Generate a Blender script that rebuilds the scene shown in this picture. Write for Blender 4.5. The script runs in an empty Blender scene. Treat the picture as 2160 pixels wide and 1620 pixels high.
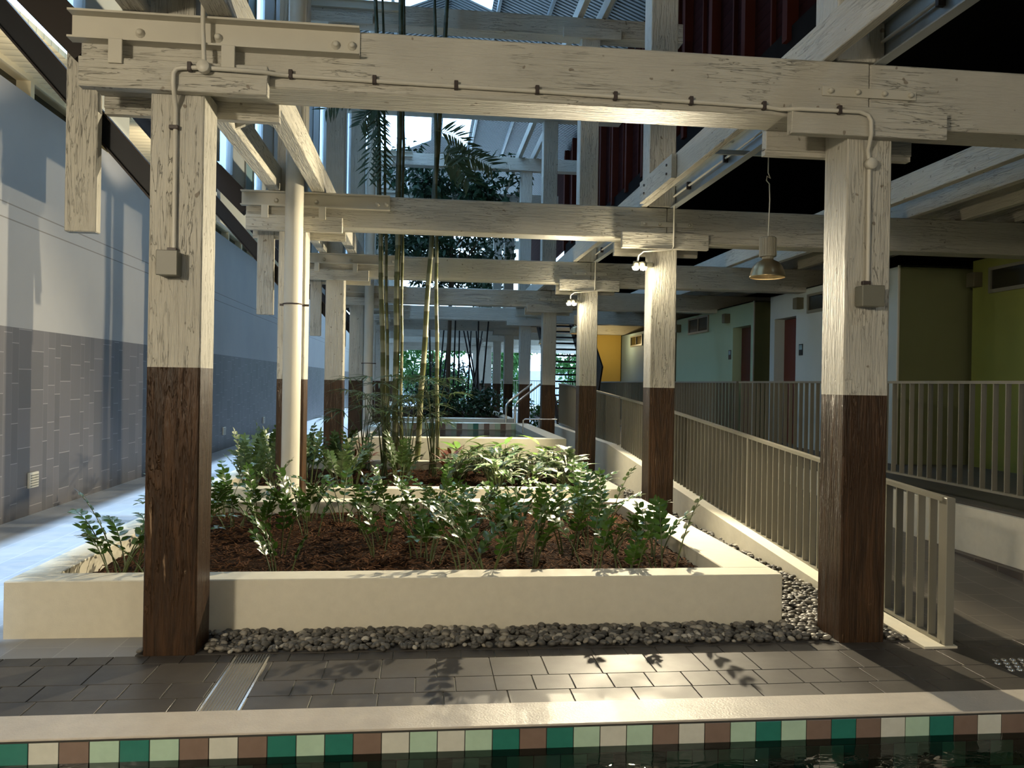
import bpy, math, random
from mathutils import Vector, Matrix
random.seed(7)
S = bpy.context.scene
COL = S.collection
# ---------------------------------------------------------------- camera
F_PX, YAW, PITCH, ROLL, EYE = 1708., .1085, -.001, .0165, 1.62
fw = Vector((math.sin(YAW)*math.cos(PITCH), math.cos(YAW)*math.cos(PITCH), math.sin(PITCH)))
r0 = Vector((math.cos(YAW), -math.sin(YAW), 0)); u0 = r0.cross(fw)
rr = r0*math.cos(ROLL)+u0*math.sin(ROLL); uu = u0*math.cos(ROLL)-r0*math.sin(ROLL)
cam = bpy.data.cameras.new('camera'); co = bpy.data.objects.new('camera', cam); COL.objects.link(co)
cam.sensor_width = 36; cam.lens = F_PX/2160*36; cam.clip_end = 300
M = Matrix((rr, uu, -fw)).transposed().to_4x4(); M.translation = (0, 0, EYE); co.matrix_world = M
S.camera = co
# ---------------------------------------------------------------- world, exposure
w = bpy.data.worlds.new('sky'); S.world = w; w.use_nodes = True
nt = w.node_tree; nt.nodes.clear()
o_ = nt.nodes.new('ShaderNodeOutputWorld'); b_ = nt.nodes.new('ShaderNodeBackground')
b_.inputs[0].default_value = (.52, .74, 1, 1); b_.inputs[1].default_value = 4.6
nt.links.new(b_.outputs[0], o_.inputs[0])
S.view_settings.view_transform = 'Standard'; S.view_settings.look = 'None'
S.view_settings.exposure = -0.12; S.view_settings.gamma = 1; S.view_settings.use_curve_mapping = False
S.cycles.max_bounces = 7; S.cycles.diffuse_bounces = 4; S.cycles.transparent_max_bounces = 12
S.cycles.sample_clamp_indirect = 6
WARM = (1, .87, .66)
def lamp(name, kind, loc, power, color=WARM, size=.06, to=None, **k):
    l = bpy.data.lights.new(name, kind); l.energy = power; l.color = color
    if kind in ('POINT', 'SPOT'): l.shadow_soft_size = size
    for a, v in k.items(): setattr(l, a, v)
    o = bpy.data.objects.new(name, l); COL.objects.link(o); o.location = loc
    if to: o.rotation_euler = (Vector(to)-Vector(loc)).to_track_quat('-Z', 'Y').to_euler()
    return o
ROWS = [4.9+4.34*k for k in range(10)]
lamp('hall_light', 'POINT', (-3.9, -2.0, 3.15), 1350, WARM, .22)
lamp('hall_light', 'POINT', (3.2, -3.0, 3.1), 260, WARM, .2)  # added fill lamp out of view, brightens the ramp side
sun = lamp('sky_sun', 'SUN', (0, 0, 20), 15, (.50, .72, 1), to=(-.25, .6, 0)); sun.data.angle = .06
for y in ROWS[1:3]:
    lamp('flood_light', 'SPOT', (2.41, y-.18, 2.93), 1500 if y < 10 else 1200, (1, .86, .6), .035, to=(-1.0, y-2.9, -.2), spot_size=2.25, spot_blend=.3)
    lamp('flood_light', 'POINT', (2.41, y-.18, 2.93), 28, (1, .86, .6), .035)
for y, p in ((7.07, 40), (15.75, 60), (20.1, 50)):
    lamp('pendant_light', 'SPOT', (3.09, y, 2.66), p*3, WARM, .06, to=(3.09, y, 0), spot_size=2.5, spot_blend=.4)
for y in (5.6, 8.2, 12., 16.): lamp('aisle_fill_spot', 'SPOT', (-3.45, y, 4.2), 70, WARM, .1, to=(-4.1, y+.3, 5.06), spot_size=1.5, spot_blend=.5)  # added fill spots without fittings, warming the aisle soffit
lamp('deck_end_light', 'POINT', (6.0, 25.6, 3.0), 40, (1, .75, .35), .06)
# ---------------------------------------------------------------- geometry helpers
class MB:
    def __init__(s): s.v = []; s.f = []; s.sm = []; s.mi = []
    def add(s, vs, fs, smooth=False, mi=0):
        n = len(s.v); s.v += [tuple(p) for p in vs]
        for f in fs: s.f.append([i+n for i in f]); s.sm.append(smooth); s.mi.append(mi)
    def convex(s, vs, fs, mi=0):
        c = Vector((0, 0, 0))
        for p in vs: c += Vector(p)
        c /= len(vs); out = []
        for f in fs:
            a, b, d = (Vector(vs[f[i]]) for i in (0, 1, 2))
            m = sum((Vector(vs[i]) for i in f), Vector())/len(f)
            out.append(f if (b-a).cross(d-b).dot(m-c) > 0 else f[::-1])
        s.add(vs, out, False, mi)
    def box(s, x0, x1, y0, y1, z0, z1, c=0, mi=0):
        x0, x1 = sorted((x0, x1)); y0, y1 = sorted((y0, y1)); z0, z1 = sorted((z0, z1))
        if not c:
            vs = [(x, y, z) for x in (x0, x1) for y in (y0, y1) for z in (z0, z1)]
            fs = [[0, 1, 3, 2], [4, 5, 7, 6], [0, 1, 5, 4], [2, 3, 7, 6], [0, 2, 6, 4], [1, 3, 7, 5]]
            return s.convex(vs, fs, mi)
        X, Y, Z = (x0, x1), (y0, y1), (z0, z1)
        sg = (1, -1); vs = []; ix = {}
        for i in (0, 1):
            for j in (0, 1):
                for k in (0, 1):
                    for a in range(3):
                        p = [X[i]+(c*sg[i] if a != 0 else 0), Y[j]+(c*sg[j] if a != 1 else 0), Z[k]+(c*sg[k] if a != 2 else 0)]
                        ix[i, j, k, a] = len(vs); vs.append(p)
        fs = []
        for t in (0, 1):
            fs.append([ix[t, 0, 0, 0], ix[t, 1, 0, 0], ix[t, 1, 1, 0], ix[t, 0, 1, 0]])
            fs.append([ix[0, t, 0, 1], ix[1, t, 0, 1], ix[1, t, 1, 1], ix[0, t, 1, 1]])
            fs.append([ix[0, 0, t, 2], ix[1, 0, t, 2], ix[1, 1, t, 2], ix[0, 1, t, 2]])
        for a in (0, 1):
            for b in (0, 1):
                fs.append([ix[a, b, 0, 0], ix[a, b, 1, 0], ix[a, b, 1, 1], ix[a, b, 0, 1]])
                fs.append([ix[a, 0, b, 0], ix[a, 1, b, 0], ix[a, 1, b, 2], ix[a, 0, b, 2]])
                fs.append([ix[0, a, b, 1], ix[1, a, b, 1], ix[1, a, b, 2], ix[0, a, b, 2]])
        for i in (0, 1):
            for j in (0, 1):
                for k in (0, 1): fs.append([ix[i, j, k, 0], ix[i, j, k, 1], ix[i, j, k, 2]])
        s.convex(vs, fs, mi)
    def obox(s, c, ax, ay, az, hx, hy, hz, mi=0):        # oriented box
        c, ax, ay, az = Vector(c), Vector(ax).normalized(), Vector(ay).normalized(), Vector(az).normalized()
        vs = [c+ax*hx*i+ay*hy*j+az*hz*k for i in (-1, 1) for j in (-1, 1) for k in (-1, 1)]
        s.convex(vs, [[0, 1, 3, 2], [4, 5, 7, 6], [0, 1, 5, 4], [2, 3, 7, 6], [0, 2, 6, 4], [1, 3, 7, 5]], mi)
    def bar(s, a, b, wx, wz, up=(0, 0, 1), mi=0):         # box from a to b
        a, b = Vector(a), Vector(b); d = (b-a); L = d.length; d.normalize()
        sd = d.cross(Vector(up)).normalized(); u = sd.cross(d)
        s.obox((a+b)/2, d, sd, u, L/2, wx/2, wz/2, mi)
    def tube(s, pts, rad, n=10, caps=True, mi=0):
        pts = [Vector(p) for p in pts]; R = rad if isinstance(rad, (list, tuple)) else [rad]*len(pts)
        vs = []; prev = None
        for i, p in enumerate(pts):
            t = (pts[min(i+1, len(pts)-1)]-pts[max(i-1, 0)]).normalized()
            if prev is None: a = t.orthogonal().normalized()
            else: a = (prev-t*prev.dot(t)).normalized()
            prev = a; b = t.cross(a)
            for k in range(n):
                g = 2*math.pi*k/n; vs.append(p+(a*math.cos(g)+b*math.sin(g))*R[i])
        fs = [[i*n+k, i*n+(k+1) % n, (i+1)*n+(k+1) % n, (i+1)*n+k] for i in range(len(pts)-1) for k in range(n)]
        s.add(vs, fs, True, mi)
        if caps:
            m = (len(pts)-1)*n
            s.add(vs[:n], [list(range(n))[::-1]], False, mi); s.add(vs[m:], [list(range(n))], False, mi)
    def lathe(s, c, prof, n=24, axis='z', mi=0, smooth=True):
        c = Vector(c); vs = []
        for r, h in prof:
            for k in range(n):
                g = 2*math.pi*k/n
                if axis == 'z': vs.append(c+Vector((r*math.cos(g), r*math.sin(g), h)))
                elif axis == 'y': vs.append(c+Vector((r*math.cos(g), h, r*math.sin(g))))
                else: vs.append(c+Vector((h, r*math.cos(g), r*math.sin(g))))
        fs = [[i*n+k, i*n+(k+1) % n, (i+1)*n+(k+1) % n, (i+1)*n+k] for i in range(len(prof)-1) for k in range(n)]
        s.add(vs, fs, smooth, mi)
    def leaf(s, base, d, nrm, L, W, droop=0., fold=.25, seg=3, mi=0, tipw=1.):
        base, d, nrm = Vector(base), Vector(d).normalized(), Vector(nrm)
        nrm = (nrm-d*nrm.dot(d)).normalized(); sd = d.cross(nrm)
        vs = [base]; fs = []; rows = []
        for i in range(1, seg+1):
            t = i/(seg+1); ww = W*.5*math.sin(math.pi*min(1, t**.8))*tipw
            c = base+d*L*t-nrm*droop*L*t*t
            rows.append(len(vs)); vs += [c-sd*ww+nrm*ww*fold, c, c+sd*ww+nrm*ww*fold]
        vs.append(base+d*L-nrm*droop*L); tip = len(vs)-1
        r = rows[0]; fs += [[0, r+1, r], [0, r+2, r+1]]
        for i in range(len(rows)-1):
            a, b = rows[i], rows[i+1]; fs += [[a, a+1, b+1, b], [a+1, a+2, b+2, b+1]]
        r = rows[-1]; fs += [[r, r+1, tip], [r+1, r+2, tip]]
        s.add(vs, fs, True, mi)
    def build(s, name, mat, org=(0, 0, 0), parent=None):
        me = bpy.data.meshes.new(name); ox, oy, oz = org
        me.from_pydata([(x-ox, y-oy, z-oz) for x, y, z in s.v], [], s.f)
        me.polygons.foreach_set('use_smooth', s.sm); me.polygons.foreach_set('material_index', s.mi)
        for m in (mat if isinstance(mat, (list, tuple)) else [mat]): me.materials.append(m)
        me.update(); o = bpy.data.objects.new(name, me); COL.objects.link(o)
        if parent: o.parent = parent
        else: o.location = org
        return o
def tag(o, label=None, cat=None, group=None, kind=None):
    if label: o['label'] = label
    if cat: o['category'] = cat
    if group: o['group'] = group
    if kind: o['kind'] = kind
    return o
def thing(name, loc, label, cat, group=None, kind=None):
    o = bpy.data.objects.new(name, None); COL.objects.link(o); o.location = loc; o.empty_display_size = .1
    return tag(o, label, cat, group, kind)
def struct(name, mb, mat): return tag(mb.build(name, mat), kind='structure')
def dup(o, loc=None, rotz=None, parent=None):
    c = o.copy(); COL.objects.link(c)
    if parent: c.parent = parent
    for ch in list(o.children): dup(ch, parent=c)
    if loc is not None: c.location = loc
    if rotz is not None: c.rotation_euler = (0, 0, rotz)
    return c
ORD = 'first second third fourth fifth sixth seventh eighth ninth tenth eleventh twelfth thirteenth fourteenth fifteenth sixteenth seventeenth eighteenth nineteenth twentieth'.split()
# ---------------------------------------------------------------- materials
def mat(name, col=(.5, .5, .5), rough=.6, metal=0., spec=.5):
    m = bpy.data.materials.new(name); m.use_nodes = True; n = m.node_tree; b = n.nodes['Principled BSDF']
    b.inputs['Base Color'].default_value = (*col, 1); b.inputs['Roughness'].default_value = rough
    b.inputs['Metallic'].default_value = metal; b.inputs['Specular IOR Level'].default_value = spec
    return m, n, b
def N(n, t, **k):
    x = n.nodes.new('ShaderNode'+t)
    for a, v in k.items(): setattr(x, a, v)
    return x
def pos(n, scale=(1, 1, 1)):
    g = N(n, 'NewGeometry'); m = N(n, 'Mapping'); m.inputs['Scale'].default_value = scale
    n.links.new(g.outputs['Position'], m.inputs['Vector']); return m.outputs[0]
def noise(n, vec, sc, det=4, dist=0, rough=.55):
    x = N(n, 'TexNoise'); x.inputs['Scale'].default_value = sc; x.inputs['Detail'].default_value = det
    x.inputs['Distortion'].default_value = dist; x.inputs['Roughness'].default_value = rough
    n.links.new(vec, x.inputs['Vector']); return x.outputs['Fac']
def ramp(n, fac, stops):
    r = N(n, 'ValToRGB'); e = r.color_ramp.elements
    while len(e) < len(stops): e.new(.5)
    for q, (p, c) in zip(e, stops): q.position = p; q.color = (*c, 1) if len(c) == 3 else c
    n.links.new(fac, r.inputs[0]); return r.outputs[0]
def mix(n, f, a, b, blend='MIX'):
    m = N(n, 'MixRGB', blend_type=blend)
    for i, v in ((0, f), (1, a), (2, b)):
        if hasattr(v, 'links'): n.links.new(v, m.inputs[i])
        else: m.inputs[i].default_value = v if i == 0 else (*v, 1)
    return m.outputs[0]
def bump(n, b, h, st=.3, d=.01):
    x = N(n, 'Bump'); x.inputs['Strength'].default_value = st; x.inputs['Distance'].default_value = d
    n.links.new(h, x.inputs['Height']); n.links.new(x.outputs[0], b.inputs['Normal'])
def mth(n, op, a, b=0.):
    m = N(n, 'Math', operation=op)
    for i, v in ((0, a), (1, b)):
        if hasattr(v, 'links'): n.links.new(v, m.inputs[i])
        else: m.inputs[i].default_value = v
    return m.outputs[0]
def timber(name, axis, col=(.58, .555, .475), paint=False):
    m, n, b = mat(name, col, .62, spec=.35)
    sc = {'x': (.7, 9, 9), 'y': (9, .7, 9), 'z': (9, 9, .7)}[axis]
    v = pos(n, sc); v1 = pos(n)
    grain = noise(n, v, 2.6, 5, 1.0, .6)
    big = noise(n, v1, 2.2, 4); fine = noise(n, v, 9, 3, .3)
    crack = ramp(n, grain, [(.0, (0, 0, 0)), (.488, (0, 0, 0)), (.5, (1, 1, 1)), (.512, (0, 0, 0)), (1, (0, 0, 0))])
    gate = ramp(n, noise(n, v1, 1.1, 2), [(.40, (0, 0, 0)), (.6, (1, 1, 1))])
    ck = mix(n, 1, crack, gate, 'MULTIPLY')
    spots = ramp(n, noise(n, v1, 16, 1), [(.74, (0, 0, 0)), (.77, (1, 1, 1))])
    c1 = mix(n, ramp(n, big, [(.3, (0, 0, 0)), (.75, (1, 1, 1))]), tuple(x*.82 for x in col), col)
    c1 = mix(n, mth(n, 'MULTIPLY', ck, .6), c1, tuple(x*.35 for x in col))
    c1 = mix(n, mth(n, 'MULTIPLY', spots, .7), c1, (.16, .12, .08))
    hgt = mix(n, .5, grain, fine)
    hgt = mix(n, mth(n, 'MULTIPLY', ck, .8), hgt, (0, 0, 0))
    if paint:
        g = N(n, 'NewGeometry'); s = N(n, 'SeparateXYZ'); n.links.new(g.outputs['Position'], s.inputs[0])
        a = N(n, 'Attribute', attribute_type='OBJECT', attribute_name='paint_height')
        below = mth(n, 'LESS_THAN', s.outputs[2], a.outputs['Fac'])
        br = mix(n, ramp(n, grain, [(.35, (0, 0, 0)), (.65, (1, 1, 1))]), (.024, .012, .005), (.070, .034, .014))
        br = mix(n, ramp(n, noise(n, v, 3.5, 5, .4), [(.68, (0, 0, 0)), (.74, (1, 1, 1))]), br, (.30, .20, .12))
        wear = ramp(n, noise(n, v1, 9, 6, 0, .7), [(.70, (0, 0, 0)), (.73, (1, 1, 1))])
        br = mix(n, mth(n, 'MULTIPLY', wear, .6), br, (.42, .33, .22))
        c1 = mix(n, below, c1, br)
        n.links.new(mth(n, 'SUBTRACT', .62, mth(n, 'MULTIPLY', below, .22)), b.inputs['Roughness'])
    n.links.new(c1, b.inputs['Base Color']); bump(n, b, hgt, .9, .02)
    return m
T_X, T_Y = timber('painted_timber_cross', 'x'), timber('painted_timber_long', 'y')
T_Z = timber('painted_timber_post', 'z', paint=True); T_ZU = timber('painted_timber_upright', 'z')
def plain(name, col, rough=.6, metal=0, nz=0, st=.15, sc=30, var=.12, spec=.5):
    m, n, b = mat(name, col, rough, metal, spec); v = pos(n)
    c = mix(n, noise(n, v, sc*.12 if not nz else nz, 5), tuple(x*(1-var*2) for x in col), tuple(min(1, x*(1+var)) for x in col))
    n.links.new(c, b.inputs['Base Color']); bump(n, b, noise(n, v, sc, 4), st, .004); return m
STEEL = plain('painted_steel', (.56, .53, .44), .5, 0, var=.06)
CONC = plain('white_render', (.66, .62, .50), .75, 0, 0, .25, 120, .06)
COPE = plain('coping_concrete', (.52, .47, .40), .45, 0, 0, .6, 90, .1)
PIPE = plain('painted_pipe', (.62, .59, .50), .42, var=.04)
CLIP = plain('rusty_clip', (.05, .035, .03), .5)
BOXG = plain('grey_box', (.17, .165, .125), .45, var=.04)
DARK = plain('dark_steel', (.014, .009, .007), .5, spec=.25)
DBLUE = plain('black_steel', (.007, .009, .013), .5, spec=.25)
BLACK = plain('black_void_dark', (.006, .006, .006), .95, spec=.02)  # black colour stands for the darkness of the deck void
BRONZE = plain('rail_bronze', (.25, .235, .19), .4, .25, var=.05)
GALV = plain('galvanised_steel', (.42, .46, .47), .4, .5)
CHROME = plain('polished_steel', (.75, .74, .7), .22, .9, var=.02)
REDW = plain('dark_red_cladding', (.07, .018, .012), .5, var=.2)
DOORR = plain('dark_red_door', (.10, .018, .010), .45)
GREYP = plain('fibre_panel', (.42, .45, .44), .6, var=.03)
TEAL = plain('teal_panel', (.20, .33, .38), .5, var=.05)
CREAM = plain('cream_lining', (.78, .68, .46), .6, var=.06)
LEDC = plain('dark_olive', (.10, .09, .05), .6)
# louvre of cabins
CAB_B = plain('cabin_pale_blue', (.42, .48, .47), .7, var=.03); CAB_C = plain('cabin_mint', (.38, .50, .33), .7, var=.03)
CAB_A = plain('cabin_lime', (.20, .22, .045), .7, var=.04); OLIVE = plain('olive_wall', (.13, .14, .06), .7, var=.04)
YELL = plain('yellow_wall', (.55, .38, .08), .7, var=.04); CAB_D = plain('cabin_grey_blue', (.22, .30, .32), .7, var=.03)
def boards(name, col, axis, sc, rough=.6):
    m, n, b = mat(name, col, rough, spec=.04); v = pos(n); wv = N(n, 'TexWave', bands_direction=axis); wv.inputs['Scale'].default_value = sc
    n.links.new(v, wv.inputs[0]); c = mix(n, ramp(n, wv.outputs['Fac'], [(.0, (0, 0, 0)), (.06, (1, 1, 1))]), tuple(x*.6 for x in col), col)
    c = mix(n, mth(n, 'MULTIPLY', noise(n, pos(n, (1, 6, 1)), 2, 4), .35), c, tuple(x*.6 for x in col))
    n.links.new(c, b.inputs['Base Color']); bump(n, b, wv.outputs['Fac'], .4, .01); return m
def brick(name, tile, tile2, grout, bw, bh, mortar, rough, vec, offset=.5, spec=.5, rl=None):
    m, n, b = mat(name, tile, rough, spec=spec); g = N(n, 'NewGeometry'); s = N(n, 'SeparateXYZ'); c = N(n, 'CombineXYZ')
    n.links.new(g.outputs['Position'], s.inputs[0])
    for i, a in enumerate(vec): n.links.new(s.outputs['XYZ'.index(a)], c.inputs[i])
    x = N(n, 'TexBrick'); x.offset = offset; x.offset_frequency = 2
    n.links.new(c.outputs[0], x.inputs['Vector'])
    for k, v in (('Color1', tile), ('Color2', tile2), ('Mortar', grout)): x.inputs[k].default_value = (*v, 1)
    x.inputs['Scale'].default_value = 1; x.inputs['Brick Width'].default_value = bw; x.inputs['Row Height'].default_value = bh
    x.inputs['Mortar Size'].default_value = mortar; x.inputs['Mortar Smooth'].default_value = .1; x.inputs['Bias'].default_value = 0
    cc = mix(n, .25, x.outputs['Color'], mix(n, noise(n, g.outputs['Position'], 6, 5), tuple(t*.5 for t in tile), tuple(t*1.5 for t in tile)))
    n.links.new(cc, b.inputs['Base Color']); bump(n, b, mth(n, 'SUBTRACT', 1, x.outputs['Fac']), .3, .004); return m
PAVE = brick('grey_pavers', (.22, .225, .23), (.27, .275, .28), (.36, .36, .36), .6, .3, .004, .38, 'YXZ')
RAMPM = brick('ramp_tiles', (.10, .09, .075), (.13, .115, .095), (.22, .2, .17), .3, .3, .004, .5, 'YXZ')
SKIRT = brick('skirting_tiles', (.07, .055, .045), (.09, .075, .06), (.3, .26, .2), .3, .3, .003, .5, 'YZX')
m_, n, b = mat('paver_slabs', (.14, .12, .10), .42, spec=.4); v = pos(n)
n.links.new(mix(n, noise(n, v, 5, 6, .3), (.034, .030, .026), (.082, .072, .06)), b.inputs['Base Color'])
n.links.new(ramp(n, noise(n, v, 3, 5), [(.3, (.38, .38, .38)), (.7, (.56, .56, .56))]), b.inputs['Roughness'])
bump(n, b, noise(n, v, 160, 3), .25, .002); SLAB = m_
GROUT = plain('grout', (.34, .31, .25), .8)
MULCH_M, n, b = mat('bark_mulch', (.06, .025, .012), .95, spec=.05); v = pos(n)
n.links.new(ramp(n, noise(n, v, 45, 6, 1), [(.38, (.004, .002, .001)), (.52, (.028, .013, .006)), (.68, (.09, .046, .02))]), b.inputs['Base Color'])
bump(n, b, noise(n, v, 35, 6, .6), .9, .03)
CHIP = plain('bark_chip', (.09, .04, .017), .9, var=.4, nz=12, spec=.1)
# left wall: white upper wall with two thin control joints
WALLM, n, b = mat('white_wall', (.62, .60, .55), .7); g = N(n, 'NewGeometry'); s = N(n, 'SeparateXYZ'); n.links.new(g.outputs['Position'], s.inputs[0])
ln = None
for z in (3.49, 3.325):
    t = mth(n, 'LESS_THAN', mth(n, 'ABSOLUTE', mth(n, 'SUBTRACT', s.outputs[2], z)), .007); ln = t if ln is None else mth(n, 'ADD', ln, t)
c = mix(n, noise(n, g.outputs['Position'], 1.5, 3), (.27, .275, .285), (.33, .325, .32))
n.links.new(mix(n, ln, c, (.16, .15, .14)), b.inputs['Base Color']); bump(n, b, noise(n, g.outputs['Position'], 60, 3), .1, .003)
# tiled dado: vertical tiles in courses of mixed widths with broken joints
DADO, n, b = mat('tiled_dado', (.2, .2, .21), .5, spec=.4); g = N(n, 'NewGeometry'); s = N(n, 'SeparateXYZ'); n.links.new(g.outputs['Position'], s.inputs[0])
yy = mth(n, 'ADD', s.outputs[1], 10); period = 1.05
u = mth(n, 'MODULO', yy, period); cell = mth(n, 'FLOOR', mth(n, 'DIVIDE', yy, period)); line = None; off = None
edges = [0, .30, .42, .60, .75]
for k, e in enumerate(edges):
    q = mth(n, 'LESS_THAN', mth(n, 'ABSOLUTE', mth(n, 'SUBTRACT', u, e+.003)), .0028); line = q if line is None else mth(n, 'MAXIMUM', line, q)
    st = mth(n, 'MULTIPLY', mth(n, 'GREATER_THAN', u, e), [0, .17, .23, .11, .29][k]); off = st if off is None else mth(n, 'ADD', off, st)
zz = mth(n, 'ADD', mth(n, 'ADD', s.outputs[2], off), mth(n, 'MULTIPLY', cell, .137))
zf = mth(n, 'MODULO', zz, .45)
hl = mth(n, 'LESS_THAN', zf, .0075)
cmb = N(n, 'CombineXYZ'); n.links.new(mth(n, 'ADD', cell, mth(n, 'MULTIPLY', off, 9)), cmb.inputs[0]); n.links.new(mth(n, 'FLOOR', mth(n, 'DIVIDE', zz, .45)), cmb.inputs[1])
wn = N(n, 'TexWhiteNoise'); n.links.new(cmb.outputs[0], wn.inputs[0])
tc = mix(n, wn.outputs[0], (.085, .083, .088), (.115, .11, .116))
tc = mix(n, mth(n, 'MULTIPLY', line, .35), tc, (.26, .25, .25)); tc = mix(n, hl, tc, (.26, .25, .25))
n.links.new(tc, b.inputs['Base Color']); bump(n, b, mth(n, 'MAXIMUM', line, hl), -.3, .003)
# leaf materials
def leafm(name, c0, c1, rough=.32, vari=None, tr=.12):
    m, n, b = mat(name, c0, rough, spec=.5); g = N(n, 'NewGeometry')
    cc = mix(n, noise(n, g.outputs['Position'], 9, 2), c0, c1)
    if vari: cc = mix(n, ramp(n, noise(n, g.outputs['Position'], 28, 3), [(.5, (0, 0, 0)), (.58, (1, 1, 1))]), cc, vari)
    n.links.new(cc, b.inputs['Base Color'])
    t = N(n, 'BsdfTranslucent'); n.links.new(cc, t.inputs[0]); ms = N(n, 'MixShader'); ms.inputs[0].default_value = tr
    n.links.new(b.outputs[0], ms.inputs[1]); n.links.new(t.outputs[0], ms.inputs[2])
    n.links.new(ms.outputs[0], n.nodes['Material Output'].inputs[0]); return m
ZZL = leafm('waxy_leaf', (.022, .052, .010), (.055, .12, .018), .24)
STM = plain('green_stem', (.07, .095, .03), .45)
VARL = leafm('variegated_leaf', (.06, .14, .03), (.10, .20, .04), .32, (.58, .60, .40))
LIML = leafm('lime_leaf', (.14, .28, .04), (.22, .38, .06), .35)
REDL = leafm('red_leaf', (.12, .035, .02), (.20, .07, .03), .35)
PALM = leafm('palm_leaf', (.035, .07, .02), (.08, .14, .04), .4)
BAML = leafm('bamboo_leaf', (.02, .045, .022), (.04, .08, .035), .5)
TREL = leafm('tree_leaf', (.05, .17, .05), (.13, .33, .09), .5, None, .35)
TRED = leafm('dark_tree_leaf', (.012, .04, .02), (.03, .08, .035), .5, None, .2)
BARK = plain('bark', (.10, .07, .045), .8)
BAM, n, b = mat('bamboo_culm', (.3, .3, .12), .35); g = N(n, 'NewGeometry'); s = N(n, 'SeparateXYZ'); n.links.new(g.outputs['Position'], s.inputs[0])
oi = N(n, 'ObjectInfo'); zz = mth(n, 'ADD', s.outputs[2], mth(n, 'MULTIPLY', oi.outputs['Random'], .3))
fr = mth(n, 'MODULO', zz, .42)
c = ramp(n, mth(n, 'DIVIDE', fr, .42), [(0, (.06, .045, .02)), (.03, (.42, .42, .30)), (.42, (.33, .34, .22)), (.5, (.12, .14, .045)), (.97, (.06, .08, .025)), (1, (.1, .075, .03))])
c = mix(n, mth(n, 'MULTIPLY', noise(n, g.outputs['Position'], 8, 4), .6), c, (.16, .15, .07))
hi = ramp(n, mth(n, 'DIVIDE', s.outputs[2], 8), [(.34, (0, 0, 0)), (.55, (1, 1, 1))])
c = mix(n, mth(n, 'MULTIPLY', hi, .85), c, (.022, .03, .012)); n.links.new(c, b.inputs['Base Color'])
def vcolor_pebble():
    m, n, b = mat('river_pebble', (.2, .19, .17), .5); oi = N(n, 'ObjectInfo'); a = N(n, 'Attribute', attribute_type='GEOMETRY', attribute_name='tone')
    t = mth(n, 'FRACT', mth(n, 'ADD', oi.outputs['Random'], a.outputs['Fac']))
    c = ramp(n, t, [(0, (.04, .039, .036)), (.5, (.09, .086, .075)), (.78, (.17, .155, .13)), (.93, (.32, .29, .23)), (1, (.5, .47, .4))])
    c = mix(n, mth(n, 'MULTIPLY', noise(n, pos(n), 60, 3), .4), c, (.1, .09, .075)); n.links.new(c, b.inputs['Base Color']); return m
PEB = vcolor_pebble()
WATER, n, b = mat('pool_water', (.01, .02, .015), .03); n.nodes.remove(b)
fr_ = N(n, 'Fresnel'); fr_.inputs[0].default_value = 1.33; gl = N(n, 'BsdfGlossy'); gl.inputs['Roughness'].default_value = .02
tp = N(n, 'BsdfTransparent'); tp.inputs[0].default_value = (.30, .42, .26, 1); ms = N(n, 'MixShader')
bp = N(n, 'Bump'); bp.inputs['Strength'].default_value = .35; bp.inputs['Distance'].default_value = .02
n.links.new(noise(n, pos(n, (1, 1.6, 1)), 5, 3, .5), bp.inputs['Height']); n.links.new(bp.outputs[0], gl.inputs['Normal']); n.links.new(bp.outputs[0], fr_.inputs['Normal'])
n.links.new(fr_.outputs[0], ms.inputs[0]); n.links.new(tp.outputs[0], ms.inputs[1]); n.links.new(gl.outputs[0], ms.inputs[2]); n.links.new(ms.outputs[0], n.nodes['Material Output'].inputs[0])
TILES = [plain('tile_'+a, c, .25, var=.08, nz=20) for a, c in (('teal', (.025, .17, .13)), ('white', (.60, .60, .52)), ('brown', (.20, .14, .11)), ('mint', (.42, .58, .44)))]
def emis(name, col, st):
    m, n, b = mat(name, col); b.inputs['Emission Color'].default_value = (*col, 1); b.inputs['Emission Strength'].default_value = st; return m
GLOW = emis('lamp_glow', (1, .88, .62), 60); GLOWP = emis('pendant_glow', (1, .85, .6), 6)
GLASS, n, b = mat('window_glass', (.7, .85, .95), .25); n.nodes.remove(b)
tl = N(n, 'BsdfTranslucent'); tl.inputs[0].default_value = (.8, .88, .95, 1); tp = N(n, 'BsdfTransparent'); tp.inputs[0].default_value = (.8, .9, .97, 1)
ms = N(n, 'MixShader'); ms.inputs[0].default_value = .45; n.links.new(tp.outputs[0], ms.inputs[1]); n.links.new(tl.outputs[0], ms.inputs[2]); n.links.new(ms.outputs[0], n.nodes['Material Output'].inputs[0])
DGLASS = plain('dark_glass', (.02, .02, .012), .15)
CORR, n, b = mat('corrugated_roof', (.20, .25, .25), .45, .3); g = N(n, 'NewGeometry'); s = N(n, 'SeparateXYZ'); n.links.new(g.outputs['Position'], s.inputs[0])
wv = mth(n, 'SINE', mth(n, 'MULTIPLY', s.outputs[1], 42)); bump(n, b, wv, 1., .03)
n.links.new(ramp(n, mth(n, 'ADD', mth(n, 'MULTIPLY', wv, .5), .5), [(0, (.05, .07, .075)), (1, (.17, .215, .225))]), b.inputs['Base Color'])
LAMPM = plain('spun_metal_shade', (.42, .33, .19), .3, .85, var=.1); LBODY = plain('ballast_grey', (.28, .26, .2), .5)
SOFB = boards('soffit_boards', (.78, .68, .46), 'Y', 1.9)
BRK = brick('red_brick', (.25, .09, .05), (.33, .13, .07), (.3, .25, .2), .3, .1, .01, .8, 'XZY')
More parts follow.
